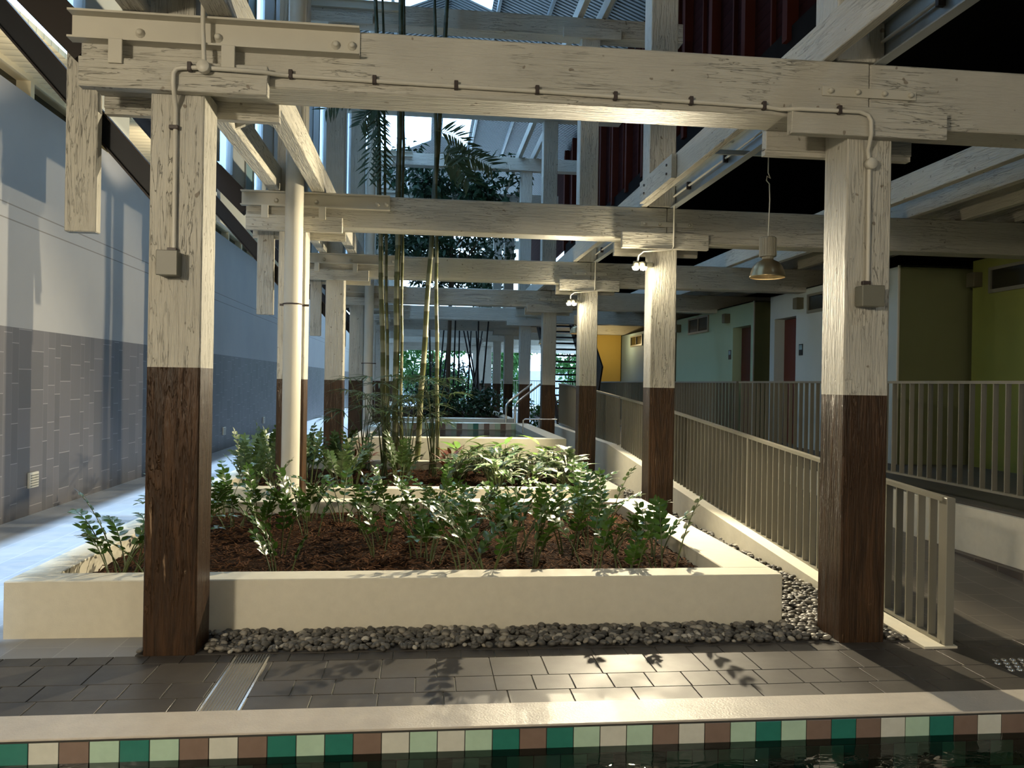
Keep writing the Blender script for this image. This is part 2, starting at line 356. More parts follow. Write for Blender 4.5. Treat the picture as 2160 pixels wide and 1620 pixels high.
# ================================================================ SETTING
# floor: left aisle and general ground
mb = MB(); mb.box(-9, 13, 4.9, 75, -.3, -.004)
struct('floor', mb, PAVE)
mb = MB(); mb.box(-9, 13, 4.07, 4.9, -.3, -.006)
struct('floor_bed', mb, GROUT)
mb = MB()
for y0, y1, wd, of in ((4.07, 4.243, .335, .10), (4.249, 4.458, .213, .02), (4.464, 4.762, .31, .21), (4.768, 4.9, .2, .05)):
    x = -6+of
    while x < 8:
        x1 = x+wd-.006
        if not (x < -.87 and x1 > -1.07): mb.box(x, x1, y0, y1, -.03, 0, .0015)
        else:
            if x < -1.07: mb.box(x, -1.075, y0, y1, -.03, 0, .0015)
            if x1 > -.865: mb.box(-.86, x1, y0, y1, -.03, 0, .0015)
        x += wd
struct('floor_slabs', mb, SLAB)
mb = MB(); mb.box(-1.64, 3.16, 4.903, 13.5, -.01, .004); struct('ground_gravel_bed', mb, plain('bed_dark', (.05, .045, .04), .8))
# walls
mb = MB(); mb.box(-4.8, -4.53, -6, 60, 2.15, 4.81); struct('wall_left', mb, WALLM)
mb = MB(); mb.box(-4.8, -4.53, -6, 60, -.3, 2.15); struct('wall_left_dado', mb, DADO)
mb = MB(); mb.box(-4.8, 13, -6.3, -6, -1.5, 13); struct('wall_back_sky_block', mb, plain('back_sky_block', (.25, .22, .17), .8))  # unseen wall added behind the camera to keep blue sky light out
mb = MB(); mb.box(12, 12.3, -6, 30, -1.5, 13); struct('wall_right_sky_block', mb, BLACK)  # added enclosure keeping sky out, coloured black as the unlit void
# clerestory strip above the wall
mb = MB(); mb.box(-4.80, -4.70, -6, 30, 4.81, 5.05); struct('window_1', mb, DGLASS)
mb = MB(); mb.box(-4.70, -4.55, -6, 30, 5.00, 5.06)
y = -5.
while y < 30: mb.box(-4.70, -4.54, y, y+.09, 4.81, 5.0); y += 1.35
struct('trim_1', mb, CREAM)
mb = MB(); mb.box(-4.8, -3.92, -6, 28, 5.06, 5.12); struct('ceiling_aisle', mb, SOFB)
mb = MB(); mb.box(-4.8, -2.4, -6, 4.75, 5.3, 5.4); struct('ceiling_front', mb, SOFB)
# upper side wall of the hall: panels and windows in bays
mb = MB(); mbg = MB(); mbt = MB(); mbf = MB(); y = -6.; k = 0
pat = [(1.0, 'p'), (.65, 'g'), (.75, 'p'), (.5, 't'), (.55, 'g'), (.9, 'p')]
y = 4.3
while y < 42:
    wd, kd = pat[k % 6]; k += 1
    {'p': mb, 'g': mbg, 't': mbt}[kd].box(-2.44, -2.40, y, y+wd-.03, 4.12, 10.6); mbf.box(-2.46, -2.38, y-.03, y, 4.12, 10.6); y += wd
mb.box(-2.44, -2.40, -6, 4.27, 4.12, 10.6)
for q in ROWS[:6]: mb.box(-2.44, -2.40, q+(1.25 if q < 5 else .55), q+1.95, 3.45, 4.12)
struct('wall_upper_panels', mb, GREYP); struct('wall_upper_teal', mbt, TEAL); struct('window_2', mbg, GLASS); struct('trim_2', mbf, GALV)
# roof over the hall
def roofpiece(mb, y0, y1, s0, s1):
    pts = []
    P = lambda t: (.6+4.9*t, 12.2-2.0*abs(t)) if t > 0 else (.6+3.1*t, 12.2-1.3*abs(t))
    (xa, za), (xb, zb) = P(s0), P(s1)
    mb.convex([(xa, y0, za), (xb, y0, zb), (xb, y1, zb), (xa, y1, za), (xa, y0, za+.05), (xb, y0, zb+.05), (xb, y1, zb+.05), (xa, y1, za+.05)],
              [[0, 1, 2, 3], [4, 5, 6, 7], [0, 1, 5, 4], [1, 2, 6, 5], [2, 3, 7, 6], [3, 0, 4, 7]])
mb = MB(); sk = MB(); rb = MB()
for y0, y1, kind in ((-6, 17, 0), (17, 22, 1), (22, 29, 0), (29, 35, 1), (35, 44, 0)):
    if kind:
        roofpiece(sk, y0, y1, 0, .22); roofpiece(mb, y0, y1, .22, 1)
        roofpiece(sk, y0, y1, -1, -.15); roofpiece(mb, y0, y1, -.15, 0)
        for q in range(5):
            for t0 in (0, .11, .21): roofpiece(rb, y0+q*1.2, y0+q*1.2+.08, 0, .22)
    else: roofpiece(mb, y0, y1, 0, 1); roofpiece(mb, y0, y1, -1, 0)
struct('ceiling_roof', mb, CORR); struct('ceiling_skylight', sk, GLASS)
mb = MB()
for t in (.25, .5, .75, 1., -.5, -1.):
    x = .6+4.9*t if t > 0 else .6+3.1*t; z = 12.2-2*abs(t) if t > 0 else 12.2-1.3*abs(t)
    mb.box(x-.04, x+.04, -6, 44, z-.16, z-.03)
struct('ceiling_purlins', mb, GALV)
mb = MB(); mb.box(-1.6, 3.0, 44, 44.2, 11.0, 11.7); struct('wall_far_gable', mb, BRK)
# pool: coping, tiled side, floor
mb = MB(); mb.box(-9, 13, 3.80, 4.068, -.3, .004, .003); struct('trim_3', mb, COPE)
seq = 'TWBMTMBWBTMTBWMWMTBTMWMBWBMTMBTBWMTBWBMTM'; mb = MB(); x0 = -1.843-.129*12
full = 'BMTWBMTMWBTM'+seq+'TWBMTMBWBTMT'
for r in range(8):
    for i, ch in enumerate(full if r == 0 else full[::-1]+full):
        xa = x0+.129*i-(.06 if r % 2 else 0)
        if r and i >= len(full): break
        mb.box(xa, xa+.125, 3.792, 3.80, -.137-r*.13, -.012-r*.13, .001, 'TWBM'.index(ch))
struct('wall_pool_tiles', mb, TILES)
mb = MB(); mb.box(-9, 13, 3.795, 3.83, -1.3, -.005); struct('wall_pool_side', mb, plain('dark_grout', (.03, .03, .025), .8))
mb = MB(); mb.box(-9, 13, -6, 3.8, -1.3, -1.05); struct('floor_pool', mb, plain('pool_bed', (.03, .03, .02), .8))
mb = MB(); mb.add([(-9, -6, -.105), (13, -6, -.105), (13, 3.79, -.105), (-9, 3.79, -.105)], [[0, 1, 2, 3]])
tag(mb.build('water', WATER), kind='structure')
# deck, ramp and their walls
mb = MB(); mb.box(5.12, 12, 4.2, 30, .42, .56); struct('floor_deck', mb, plain('deck', (.10, .09, .075), .6))
mb = MB(); mb.box(5.0, 5.06, 2.2, 30, .125, .55, .003); struct('wall_deck', mb, CONC)
mb = MB(); mb.box(4.92, 5.0, 2.2, 30, -.01, .125); struct('baseboard_deck', mb, SKIRT)
mb = MB(); ys = [4.9, 5.2, 14.4, 30]; zs = [0, .0, .56, .62]
vs = [(x, y, z) for y, z in zip(ys, zs) for x in (3.36, 4.93)]
mb.add(vs, [[0, 1, 3, 2], [2, 3, 5, 4], [4, 5, 7, 6]]); struct('floor_ramp', mb, RAMPM)
mb = MB()
def cz(y): return max(.004, (y-5.2)*.0705+.005) if y < 13.6 else .6
for y0, y1 in ((4.75, 5.6), (5.6, 7.6), (7.6, 9.6), (9.6, 11.6), (11.6, 13.6), (13.6, 22)):
    mb.convex([(3.14, y0, -.1), (3.36, y0, -.1), (3.36, y1, -.1), (3.14, y1, -.1), (3.14, y0, cz(y0)+.01), (3.36, y0, cz(y0)+.01), (3.36, y1, cz(y1)+.01), (3.14, y1, cz(y1)+.01)],
              [[0, 1, 2, 3], [4, 5, 6, 7], [0, 1, 5, 4], [1, 2, 6, 5], [2, 3, 7, 6], [3, 0, 4, 7]])
struct('trim_4', mb, CONC)
# upper storey box clad in dark red, soffit over the deck blackened for the unlit void
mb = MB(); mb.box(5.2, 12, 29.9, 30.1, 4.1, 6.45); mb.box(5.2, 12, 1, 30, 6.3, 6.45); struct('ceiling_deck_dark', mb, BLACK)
mb = MB(); mb.box(5.25, 5.35, 1, 44, 6.8, 10.25)
struct('wall_upper_red', mb, boards('red_boards', (.022, .005, .004), 'Z', 1.6, .95))
mb = MB(); mb.box(5.15, 5.3, 1, 30, 6.25, 6.8); struct('trim_5', mb, plain('matt_dark_steel', (.012, .010, .009), .9, spec=.03))  # very dark matt steel with almost no sheen
mb = MB(); y = 8.
while y < 30: mb.box(5.08, 5.25, y, y+.16, 6.6, 10.3); mb.box(5.18, 5.25, y+.75, y+.8, 6.8, 10.3); y += 1.55
struct('trim_6', mb, plain('red_post', (.06, .013, .007), .8, spec=.08))
mb = MB(); mb.box(5.75, 12, 4.3, 30, 3.97, 4.03); struct('ceiling_deck', mb, boards('deck_soffit', (.12, .10, .06), 'X', 2))
mb = MB(); mb.box(12, 5.7, 30, 30.2, 0, 13); struct('wall_far_right', mb, OLIVE)
# low ceiling slab over the far bays
mb = MB(); mb.box(-2.0, 5.2, 35.2, 44, 3.99, 4.1); struct('ceiling_far', mb, boards('far_boards', (.34, .36, .34), 'X', 2))
# ================================================================ TIMBER FRAME
def side(x): return 'tiled-wall side' if x < 0 else 'ramp side'
def rowname(k): return ORD[k]+' row from the pool'
H = lambda y: [(x, y) for x in (0,)]
for k, Y in enumerate(ROWS):
    for X0, X1 in ((-1.6, -1.3), (2.66, 2.96)):
        left = X0 < 0; det = k < 4
        if k > 0: X0 += (-.03 if left else -.03); X1 += (-.03 if left else -.03)
        lab = f"white timber post with brown base on the {side(X0)}, {rowname(k)}"
        t = thing('timber_post', ((X0+X1)/2, Y+.15, 0), lab, 'post', 'timber posts along the planters'); org = t.location[:]
        mb = MB(); mb.box(X0, X1, Y, Y+.3, -.05, 3.32, .008); o = mb.build('shaft', T_Z, org, t)
        o['paint_height'] = (1.68 if left else 1.58) if k == 0 else (1.625 if left else 1.595)
        c0, c1, zb, zt = (-1.975, -.93, 3.265, 3.435) if left else (2.25, 3.285, 3.21, 3.395)
        for y0 in (Y-.075, Y+.305):
            mb = MB(); mb.box(c0, c1, y0, y0+.07, zb, zt, .004)
            if det and y0 > Y: mb.box(c0, c1, y0+.015, y0+.072, zb-.03, zb+.01)
            o = mb.build('cap_plank', T_X, org, t)
    # beam
    t = thing('timber_cross_beam', (.7, Y+.15, 3.31), f'heavy white painted timber cross beam spanning the posts, {rowname(k)}', 'beam', 'cross beams', 'thing'); org = t.location[:]
    mb = MB(); mb.box(-1.99, 2.80, Y, Y+.3, 3.335, 3.70, .008); mb.build('main_timber', T_X, org, t)
    mb = MB(); mb.box(2.806, 11.9, Y+.005, Y+.3, 3.30, 3.70, .008); mb.build('outer_timber', T_X, org, t)
    mb = MB(); x0, x1, z0, z1 = -2.035, -.41, 3.54, 3.69; y0 = Y-.085      # steel channel
    mb.box(x0, x1, Y-.012, Y-.003, z0, z1); mb.box(x0, x1, y0, Y-.003, z0-.006, z0+.006); mb.box(x0, x1, y0, Y-.003, z1-.004, z1+.008)
    if k < 6:
        ch = mb.build('steel_channel', STEEL, org, t)
        for bx in ((-1.66, -1.225, -.55, -.455) if k < 4 else (-1.66, -.5)):
            mb = MB(); mb.lathe((bx, Y-.012, 3.605), [(0, -.03), (.013, -.03), (.018, -.024), (.02, -.004), (.028, -.002), (.028, 0)], 10, 'y'); mb.build('bolt', STEEL, org, ch)
        for bx in (-1.77, -1.15):
            mb = MB(); mb.box(bx-.038, bx+.038, Y-.092, Y-.078, 3.398, 3.537, .002); mb.build('cleat', STEEL, org, t)
        mb = MB(); mb.box(2.48, 3.11, Y-.012, Y+.001, 3.475, 3.535, .002); pl = mb.build('splice_plate', STEEL, org, t)
        if k < 4:
            for bx in (2.53, 2.71, 2.89, 3.07):
                mb = MB(); mb.lathe((bx, Y-.012, 3.505), [(0, -.022), (.012, -.022), (.017, -.016), (.018, 0)], 8, 'y'); mb.build('bolt', STEEL, org, pl)
    # hanging stub and raking steel struts beside the tiled wall
    if k < 6:
        sx = -2.17 if k == 0 else -2.20+.3
        mb = MB(); mb.box(sx-.02, sx+.165, Y+.29, Y+.365, 2.50 if k == 0 else 2.36, 3.66, .006)
        tag(mb.build('hanging_timber', T_ZU, (sx, Y+.33, 2.4)), f'short timber stub hanging beside the tiled wall, {rowname(k)}', 'timber stub', 'hanging stubs')
        t2 = thing('raking_strut', (-2.0, Y+.1, 3.4), f'dark steel raking brace above the aisle, {rowname(k)}', 'brace', 'dark steel braces')
        o2 = t2.location[:]
        mb = MB(); d = Vector((-1.0, 0, 1.13)).normalized(); a = Vector((-1.60, Y+.42, 2.70)); e = a+d*3.05
        mb.bar(a, e, .13, .014, (0, 1, 0)); mb.build('web', DBLUE, o2, t2)
        mb = MB(); up = Vector((d.z, 0, -d.x)); mb.bar(a+up*.065, e+up*.065, .08, .012, up); mb.bar(a-up*.065, e-up*.065, .08, .012, up); mb.build('flange', DARK, o2, t2)
        mb = MB(); mb.bar((-1.98, Y+.14, 3.54), (-3.7, Y+.14, 5.25), .21, .14, (0, 1, 0)); mb.build('upper_brace', DARK, o2, t2)
    # upper posts and tie beams
    if k <= 8:
        for X0, X1 in ((-1.66, -1.36), (2.58, 2.90)):
            mb = MB(); mb.box(X0, X1, Y, Y+.3, 3.71, 7.55 if k else 8.5, .008)
            tag(mb.build('upper_post', T_ZU, ((X0+X1)/2, Y+.15, 3.71)), f'upper white timber post standing on the beam, {side(X0)}, {rowname(k)}', 'post', 'upper posts')
    if 1 <= k <= 8:
        t = thing('upper_tie_beam', (.7, Y+.15, 7.52), f'upper white timber tie beam high under the roof, {rowname(k)}', 'beam', 'upper tie beams', 'thing'); org = t.location[:]
        mb = MB(); mb.box(-1.99, 4.35, Y, Y+.3, 7.53, 7.86, .008); mb.build('main_timber', T_X, org, t)
        for c0, c1 in ((2.25, 3.25), (-1.98, -.93)):
            mb = MB(); mb.box(c0, c1, Y-.075, Y-.005, 7.49, 7.66, .004); mb.build('cap_plank', T_X, org, t)
        mb = MB(); mb.box(-2.03, -.41, Y-.08, Y-.003, 7.735, 7.745); mb.box(-2.03, -.41, Y-.08, Y-.003, 7.865, 7.875); mb.box(-2.03, -.41, Y-.014, Y-.003, 7.74, 7.87); mb.build('steel_channel', STEEL, org, t)
# longitudinal members
for nm, x0, x1, z0, z1, ya, yb, m, lab in (
    ('longitudinal_beam', -1.74, -1.61, 3.705, 3.97, 1.5, 44, T_Y, 'white timber joist running down the hall just inside the tiled-wall posts'),
    ('longitudinal_beam', -1.27, -1.13, 3.705, 3.97, 1.5, 44, T_Y, 'white timber joist running down the hall over the tiled-wall posts, planter side'),
    ('longitudinal_beam', 2.49, 2.56, 3.705, 3.97, 1.0, 44, T_Y, 'bright white timber joist running down the hall above the ramp-side posts'),
    ('longitudinal_beam', 5.2, 5.3, 3.705, 3.97, 1.0, 30, T_Y, 'white timber joist running above the edge of the deck'),
    ('longitudinal_beam', 5.8, 5.9, 3.705, 3.97, 4, 30, T_Y, 'second joist in from the deck edge under the dark boards'),
    ('longitudinal_beam', 6.5, 6.6, 3.705, 3.97, 4, 30, T_Y, 'third joist in from the deck edge under the dark boards'),
    ('longitudinal_beam', 7.2, 7.3, 3.705, 3.97, 4, 30, T_Y, 'fourth joist in from the deck edge, over the cabins'),
    ('longitudinal_beam', 2.5, 2.6, 7.865, 8.1, 9.2, 44, T_Y, 'upper white joist lying on the high tie beams, planter side'),
    ('longitudinal_beam', 2.92, 3.0, 7.865, 8.1, 9.2, 44, T_Y, 'upper white joist lying on the high tie beams, deck side')):
    mb = MB(); mb.box(x0, x1, ya, yb, z0, z1, .005)
    tag(mb.build(nm, m, ((x0+x1)/2, ya, z0)), lab, 'beam', 'joists along the hall', 'thing')
t = thing('steel_joist', (2.93, 1, 3.7), 'grey steel channel joist with a conduit along it, above the ramp-side posts', 'beam', None, 'thing')
mb = MB(); mb.box(2.905, 2.915, 1, 44, 3.705, 3.97); mb.box(2.84, 2.915, 1, 44, 3.703, 3.713); mb.box(2.84, 2.915, 1, 44, 3.962, 3.972); mb.build('channel', GALV, (2.93, 1, 3.7), t)
mb = MB(); mb.tube([(2.88, 1, 3.84), (2.88, 20, 3.84)], .012, 8); mb.build('conduit', PIPE, (2.93, 1, 3.7), t)
for y in [3.2+1.1*i for i in range(12)]:
    mb = MB(); mb.box(2.86, 2.905, y, y+.03, 3.80, 3.88); mb.build('clip', CLIP, (2.93, 1, 3.7), t)
mb = MB(); mb.box(2.43, 2.485, 7.9, 9.1, 3.705, 3.95, .004); t = tag(mb.build('joist_splice_block', T_Y, (2.45, 8.5, 3.7)), 'short timber splice block bolted beside the white joist before the second cross beam', 'timber block')
for y, z in ((8.05, 3.78), (8.05, 3.87), (8.9, 3.78), (8.9, 3.87)):
    mb = MB(); mb.lathe((2.43, y, z), [(0, -.012), (.014, -.012), (.014, 0)], 8, 'x'); mb.build('bolt', CLIP, (2.45, 8.5, 3.7), t)
for k in range(4):
    Y = ROWS[k]+2.1; t = thing('herringbone_strut', (-1.44, Y, 3.7), f'crossed timber strut between the two joists over the {ORD[k]} bay', 'strut', 'joist struts')
    for s in (-1, 1):
        mb = MB(); mb.bar((-1.625, Y+.05*s, 3.84-.09*s), (-1.255, Y+.05*s, 3.84+.09*s), .045, .06); mb.build('strut_piece', T_X, (-1.44, Y, 3.7), t)
# downpipes
def pipe(x, y, r, lab, zb):
    t = thing('downpipe', (x, y, .2), lab, 'pipe', 'white downpipes')
    mb = MB(); mb.tube([(x, y, .15), (x, y, .32)], r*1.1, 20); mb.tube([(x, y, .3), (x, y, 4.85)], r, 20); mb.tube([(x, y, 4.8), (x, y, 9.5)], r*.96, 20); mb.build('pipe_run', PIPE, t.location[:], t)
    mb = MB(); mb.tube([(x+(r+.006)*math.cos(a), y+(r+.006)*math.sin(a), zb) for a in [math.pi*2*i/24 for i in range(25)]], .008, 6); mb.box(x-r-.06, x+r+.06, y+r, y+r+.01, zb-.012, zb+.012); mb.build('bracket', CLIP, t.location[:], t)
pipe(-1.43, 9.02, .097, 'thick white downpipe rising from the planting in front of a timber post', 2.44)
pipe(-1.2, 17.75, .1, 'thinner distant white downpipe beside the brown based posts', 2.0)
# conduit on the first beam and posts
t = thing('conduit_run', (-1.28, 4.8, 3.39), 'thin white conduit clipped along the first cross beam and down both posts', 'conduit'); org = t.location[:]
R_ = .013
mb = MB()
mb.tube([(-1.291, 4.8, 3.95), (-1.289, 4.8, 3.619), (-1.277, 4.8, 3.395)], R_, 10)
mb.tube([(-1.277, 4.80, 3.395), (-1.40, 4.8, 3.388), (-1.43, 4.8, 3.38), (-1.446, 4.8, 3.355), (-1.447, 4.8, 3.30), (-1.45, 4.84, 3.23), (-1.455, 4.882, 3.18), (-1.453, 4.882, 2.34)], R_, 10)
mb.tube([(-1.277, 4.8, 3.395), (-.96, 4.8, 3.39), (-.88, 4.87, 3.405), (-.8, 4.883, 3.407), (.65, 4.883, 3.397), (2.09, 4.883, 3.38), (2.2, 4.87, 3.365), (2.29, 4.8, 3.35), (2.68, 4.8, 3.352), (2.735, 4.8, 3.335), (2.757, 4.8, 3.30), (2.76, 4.8, 3.22), (2.785, 4.88, 3.14), (2.797, 4.882, 3.05), (2.798, 4.882, 2.27)], R_, 10)
mb.build('conduit_tube', PIPE, org, t)
for x, y, z in ((-1.278, 4.795, 3.395), (2.797, 4.872, 3.05)):
    mb = MB(); mb.lathe((x, y, z), [(0, -.03), (.034, -.03), (.036, -.026), (.036, .012), (0, .012)], 18, 'y'); mb.build('round_box', PIPE, org, t)
for x, y, z, v in [(x, 4.885, z, 1) for x, z in ((-.808, 3.411), (-.321, 3.406), (.164, 3.402), (.656, 3.401), (1.141, 3.39), (1.621, 3.387), (2.093, 3.382))]+[(-1.358, 4.803, 3.392, 1), (2.548, 4.803, 3.352, 1), (-1.454, 4.885, 3.07, 0), (-1.453, 4.885, 2.36, 0), (2.796, 4.885, 2.295, 0)]:
    mb = MB()
    if v: mb.box(x-.012, x+.012, y-.018, y+.014, z-.022, z+.030, .003)
    else: mb.box(x-.035, x+.018, y-.018, y+.012, z-.012, z+.012, .003)
    mb.build('pipe_clip', CLIP, org, t)
def jbox(x0, x1, y0, y1, z0, z1, lab):
    mb = MB(); mb.box(x0, x1, y0, y1, z0, z1, .006); o = mb.build('junction_box', BOXG, (x0, y1, z0)); tag(o, lab, 'junction box', 'junction boxes')
    mb = MB(); mb.box(x0-.002, x1+.002, y0-.004, y0+.012, z0-.002, z1+.002, .004); mb.build('cover', BOXG, (x0, y1, z0), o)
jbox(-1.525, -1.41, 4.80, 4.898, 2.205, 2.345, 'grey junction box on the front post on the tiled-wall side')
jbox(2.72, 2.865, 4.80, 4.898, 2.14, 2.27, 'grey junction box on the front post on the ramp side')
Y2 = ROWS[1]
for k in (1, 2):
    Y2 = ROWS[k]; mb = MB(); mb.tube([(2.86, Y2-.09, 3.72), (2.86, Y2-.09, 3.24), (2.84, Y2-.09, 3.2), (2.5, Y2-.09, 3.17), (2.44, Y2-.1, 3.12), (2.43, Y2-.1, 3.05)], .011, 8)
    tag(mb.build('lamp_conduit', PIPE, (2.86, Y2-.09, 3.2)), f'thin conduit feeding the flood lamp on the {ORD[k]} ramp-side post', 'conduit', 'lamp conduits')
    t = thing('flood_lamp', (2.5, Y2-.1, 2.98), f'bright twin flood lamp on the {ORD[k]} post of the ramp side', 'lamp', 'flood lamps'); org = t.location[:]
    mb = MB(); mb.box(2.46, 2.62, Y2-.06, Y2, 3.0, 3.05); mb.build('bracket', BOXG, org, t)
    for dx in (-.02, .07):
        mb = MB(); mb.lathe((2.43+dx, Y2-.10, 2.99), [(0, .06), (.03, .06), (.036, .03), (.04, -.0)], 14); mb.build('lamp_head', BOXG, org, t)
        mb = MB(); mb.lathe((2.43+dx, Y2-.10, 2.985), [(0, -.04), (.03, -.032), (.044, 0), (.0, .001)], 14); mb.build('bulb', GLOW, org, t)
# pendant lamps
def pendant(x, y, lab, z=2.62, top=None):
    t = thing('pendant_lamp', (x, y, z), lab, 'lamp', 'pendant lamps'); org = t.location[:]
    mb = MB(); pr = [(.158, 0), (.162, .004), (.156, .012), (.148, .05), (.128, .10), (.098, .135), (.06, .155), (.045, .165)]
    mb.lathe((x, y, z), pr, 36); mb.lathe((x, y, z), [(r-.004, h-.002) for r, h in pr[::-1]], 36); mb.build('shade', LAMPM, org, t)
    mb = MB(); mb.lathe((x, y, z+.165), [(.0, 0), (.05, 0), (.05, .02), (.075, .022), (.075, .19), (.065, .20), (0, .2)], 12, smooth=False)
    for i in range(18): a = i*math.pi/9; mb.box(x+.073*math.cos(a)-.003, x+.073*math.cos(a)+.003, y+.073*math.sin(a)-.003, y+.073*math.sin(a)+.003, z+.20, z+.35)
    mb.build('ballast_housing', LBODY, org, t)
    mb = MB(); mb.lathe((x, y, z+.03), [(0, .002), (.06, .002), (.12, .004)], 24); mb.lathe((x, y, z+.03), [(0, 0), (.045, .01), (.05, .05), (0, .07)], 16); mb.build('lens', GLOWP, org, t)
    mb = MB(); mb.tube([(x, y, z+.36), (x+.01, y, z+.7), (x+.004, y, z+.85), (x-.025, y, z+.88), (x-.02, y, z+.92), (x+.012, y, z+.9), (x-.01, y, z+.95), (x-.01, y, z+1.12)], .005, 6); mb.build('cord', PIPE, org, t)
    if top: mb = MB(); mb.tube([(x-.01, y, z+1.1), (x-.01, y, top)], .005, 6); mb.build('cord', PIPE, org, t); return
    mb = MB(); mb.bar((x-.01, y, z+1.12), (2.92, y+.05, z+1.24), .03, .04); mb.bar((x-.01, y, z+1.12), (2.55, y-.02, 3.73), .03, .04); mb.build('hanger_bracket', GALV, org, t)
pendant(3.09, 7.07, 'large metal bell pendant lamp hanging nearest the pool above the ramp')
pendant(3.0, 15.75, 'bell pendant lamp hanging behind the second flood-lit post')
pendant(3.0, 20.1, 'small distant bell pendant lamp before the dark stair')
pendant(-3.9, -2.0, 'bell pendant lamp hanging over the pool aisle', 3.2, 5.08)
pendant(3.2, -3.0, 'added unseen pendant lamp housing the fill light on the ramp side', 3.15, 6.4)  # fitting invented for the ramp-side fill lamp
# drain
t = thing('drain_grate', (-.97, 4.5, 0), 'narrow slotted steel floor drain crossing the paving', 'drain'); org = t.location[:]
mb = MB(); mb.box(-1.068, -1.056, 4.07, 4.9, -.03, .001); mb.box(-.88, -.868, 4.07, 4.9, -.03, .001); mb.build('frame', CHROME, org, t)
mb = MB()
for i in range(11): mb.box(-1.047+i*.0155, -1.0425+i*.0155, 4.07, 4.9, -.02, 0)
mb.build('grate_bars', plain('drain_steel', (.32, .31, .29), .35, .8), org, t)
mb = MB(); mb.box(-1.056, -.88, 4.07, 4.9, -.035, -.024); mb.build('channel_base', BLACK, org, t)
mb = MB()
for i in range(5):
    for j in range(4): mb.lathe((3.42+i*.055+(.027 if j % 2 else 0), 4.36+j*.055, 0), [(.018, 0), (.016, .006), (.008, .009), (0, .0095)], 12)
for i in range(8):
    for j in range(4): mb.lathe((3.72+i*.055+(.027 if j % 2 else 0), 4.36+j*.055, 0), [(.018, 0), (.016, .006), (.008, .009), (0, .0095)], 12)
tag(mb.build('tactile_studs', CHROME, (3.5, 4.4, 0)), 'patch of small steel tactile studs set in the paving', 'tactile studs', kind='stuff')
# wall vents
for i, (y, z) in enumerate(((10.0, .40), (19.1, .42), (23.7, .45))):
    w_ = ('near the front planter', 'halfway down the aisle', 'far down the aisle')[i]
    mb = MB(); mb.box(-4.53, -4.50, y-.11, y+.11, z-.09, z+.09, .004); t = tag(mb.build('wall_vent', STEEL, (-4.52, y, z)), 'small white vent low on the tiled wall '+w_, 'vent', 'low wall vents')
    mb = MB()
    for q in range(5): mb.box(-4.502, -4.494, y-.09, y+.09, z-.07+q*.03, z-.058+q*.03)
    mb.build('louvres', BOXG, (-4.52, y, z), t)
# ================================================================ PLANTERS
def planter(x0, x1, y0, y1, h, wl, wr, wf, wb, lab, soil=.22):
    t = thing('planter', ((x0+x1)/2, y0, 0), lab, 'planter', 'white rendered planters'); org = t.location[:]
    mb = MB(); mb.box(x0, x1, y0, y0+wf, -.02, h, .006); mb.box(x0, x1, y1-wb, y1, -.02, h, .006)
    mb.box(x0, x0+wl, y0+wf-.006, y1-wb+.006, -.02, h, .006); mb.box(x1-wr, x1, y0+wf-.006, y1-wb+.006, -.02, h, .006); mb.build('rim', CONC, org, t)
    n = 26; mb = MB(); vs = []; X0, X1, Y0, Y1 = x0+wl-.02, x1-wr+.02, y0+wf-.02, y1-wb+.02
    nx, ny = int((X1-X0)*9), int((Y1-Y0)*9); rng = random.Random(3)
    for j in range(ny+1):
        for i in range(nx+1): vs.append((X0+(X1-X0)*i/nx, Y0+(Y1-Y0)*j/ny, soil+rng.uniform(-.02, .02)))
    mb.add(vs, [[j*(nx+1)+i, j*(nx+1)+i+1, (j+1)*(nx+1)+i+1, (j+1)*(nx+1)+i] for j in range(ny) for i in range(nx)], True); mb.build('soil', MULCH_M, org, t)
    return t
planter(-2.545, 2.45, 5.275, 8.87, .35, .23, .34, .22, .24, 'largest white planter box next to the pool paving, full of waxy plants')
planter(-2.6, 2.45, 9.68, 13.2, .35, .23, .34, .22, .25, 'second white planter box behind the front one, holding the bamboo')
mb = MB(); rng = random.Random(5)
for (x0, x1, y0, y1, cnt) in ((-2.3, 2.1, 5.5, 8.6, 3800), (-2.3, 2.1, 9.9, 12.9, 2500)):
    for i in range(cnt):
        x, y = rng.uniform(x0, x1), rng.uniform(y0, y1); a = rng.uniform(0, 3.14); d = Vector((math.cos(a), math.sin(a), rng.uniform(-.3, .3)))
        mb.bar(Vector((x, y, .238))-d*.015, Vector((x, y, .245))+d*rng.uniform(.012, .05), .010, .004)
tag(mb.build('bark_mulch', CHIP, (0, 7, .2)), 'loose brown bark mulch covering the planter soil', 'mulch', kind='stuff')
# raised tank with tiled inner rim and water
t = thing('raised_tank', (0, 14, 0), 'raised white rendered water tank with a coloured tile band', 'water tank'); org = t.location[:]
mb = MB(); h = .66
for b in ((-2.72, -1.85, 14.0, 14.3), (-1.2, 2.5, 14.0, 14.3), (2.2, 2.5, 14.3, 19.4), (-1.2, 2.5, 19.2, 19.45), (-1.2, -.95, 14.3, 19.2), (-2.72, -2.4, 14.3, 16.6)): mb.box(b[0], b[1], b[2], b[3], -.02, h, .006)
mb.build('rim', CONC, org, t)
mb = MB()
for i in range(24): mb.box(-.9+i*.13, -.775+i*.13, 19.185, 19.2, h-.15, h-.01, 0, (0, 1, 2, 1, 3, 2, 1, 3)[i % 8])
mb.build('tile_band', TILES, org, t)
mb = MB(); mb.add([(-.95, 14.3, .5), (2.2, 14.3, .5), (2.2, 19.19, .5), (-.95, 19.19, .5)], [[0, 1, 2, 3]]); mb.build('tank_water', WATER, org, t)
mb = MB(); mb.box(-.95, 2.2, 14.3, 19.19, 0, .1); mb.build('tank_floor', BLACK, org, t)
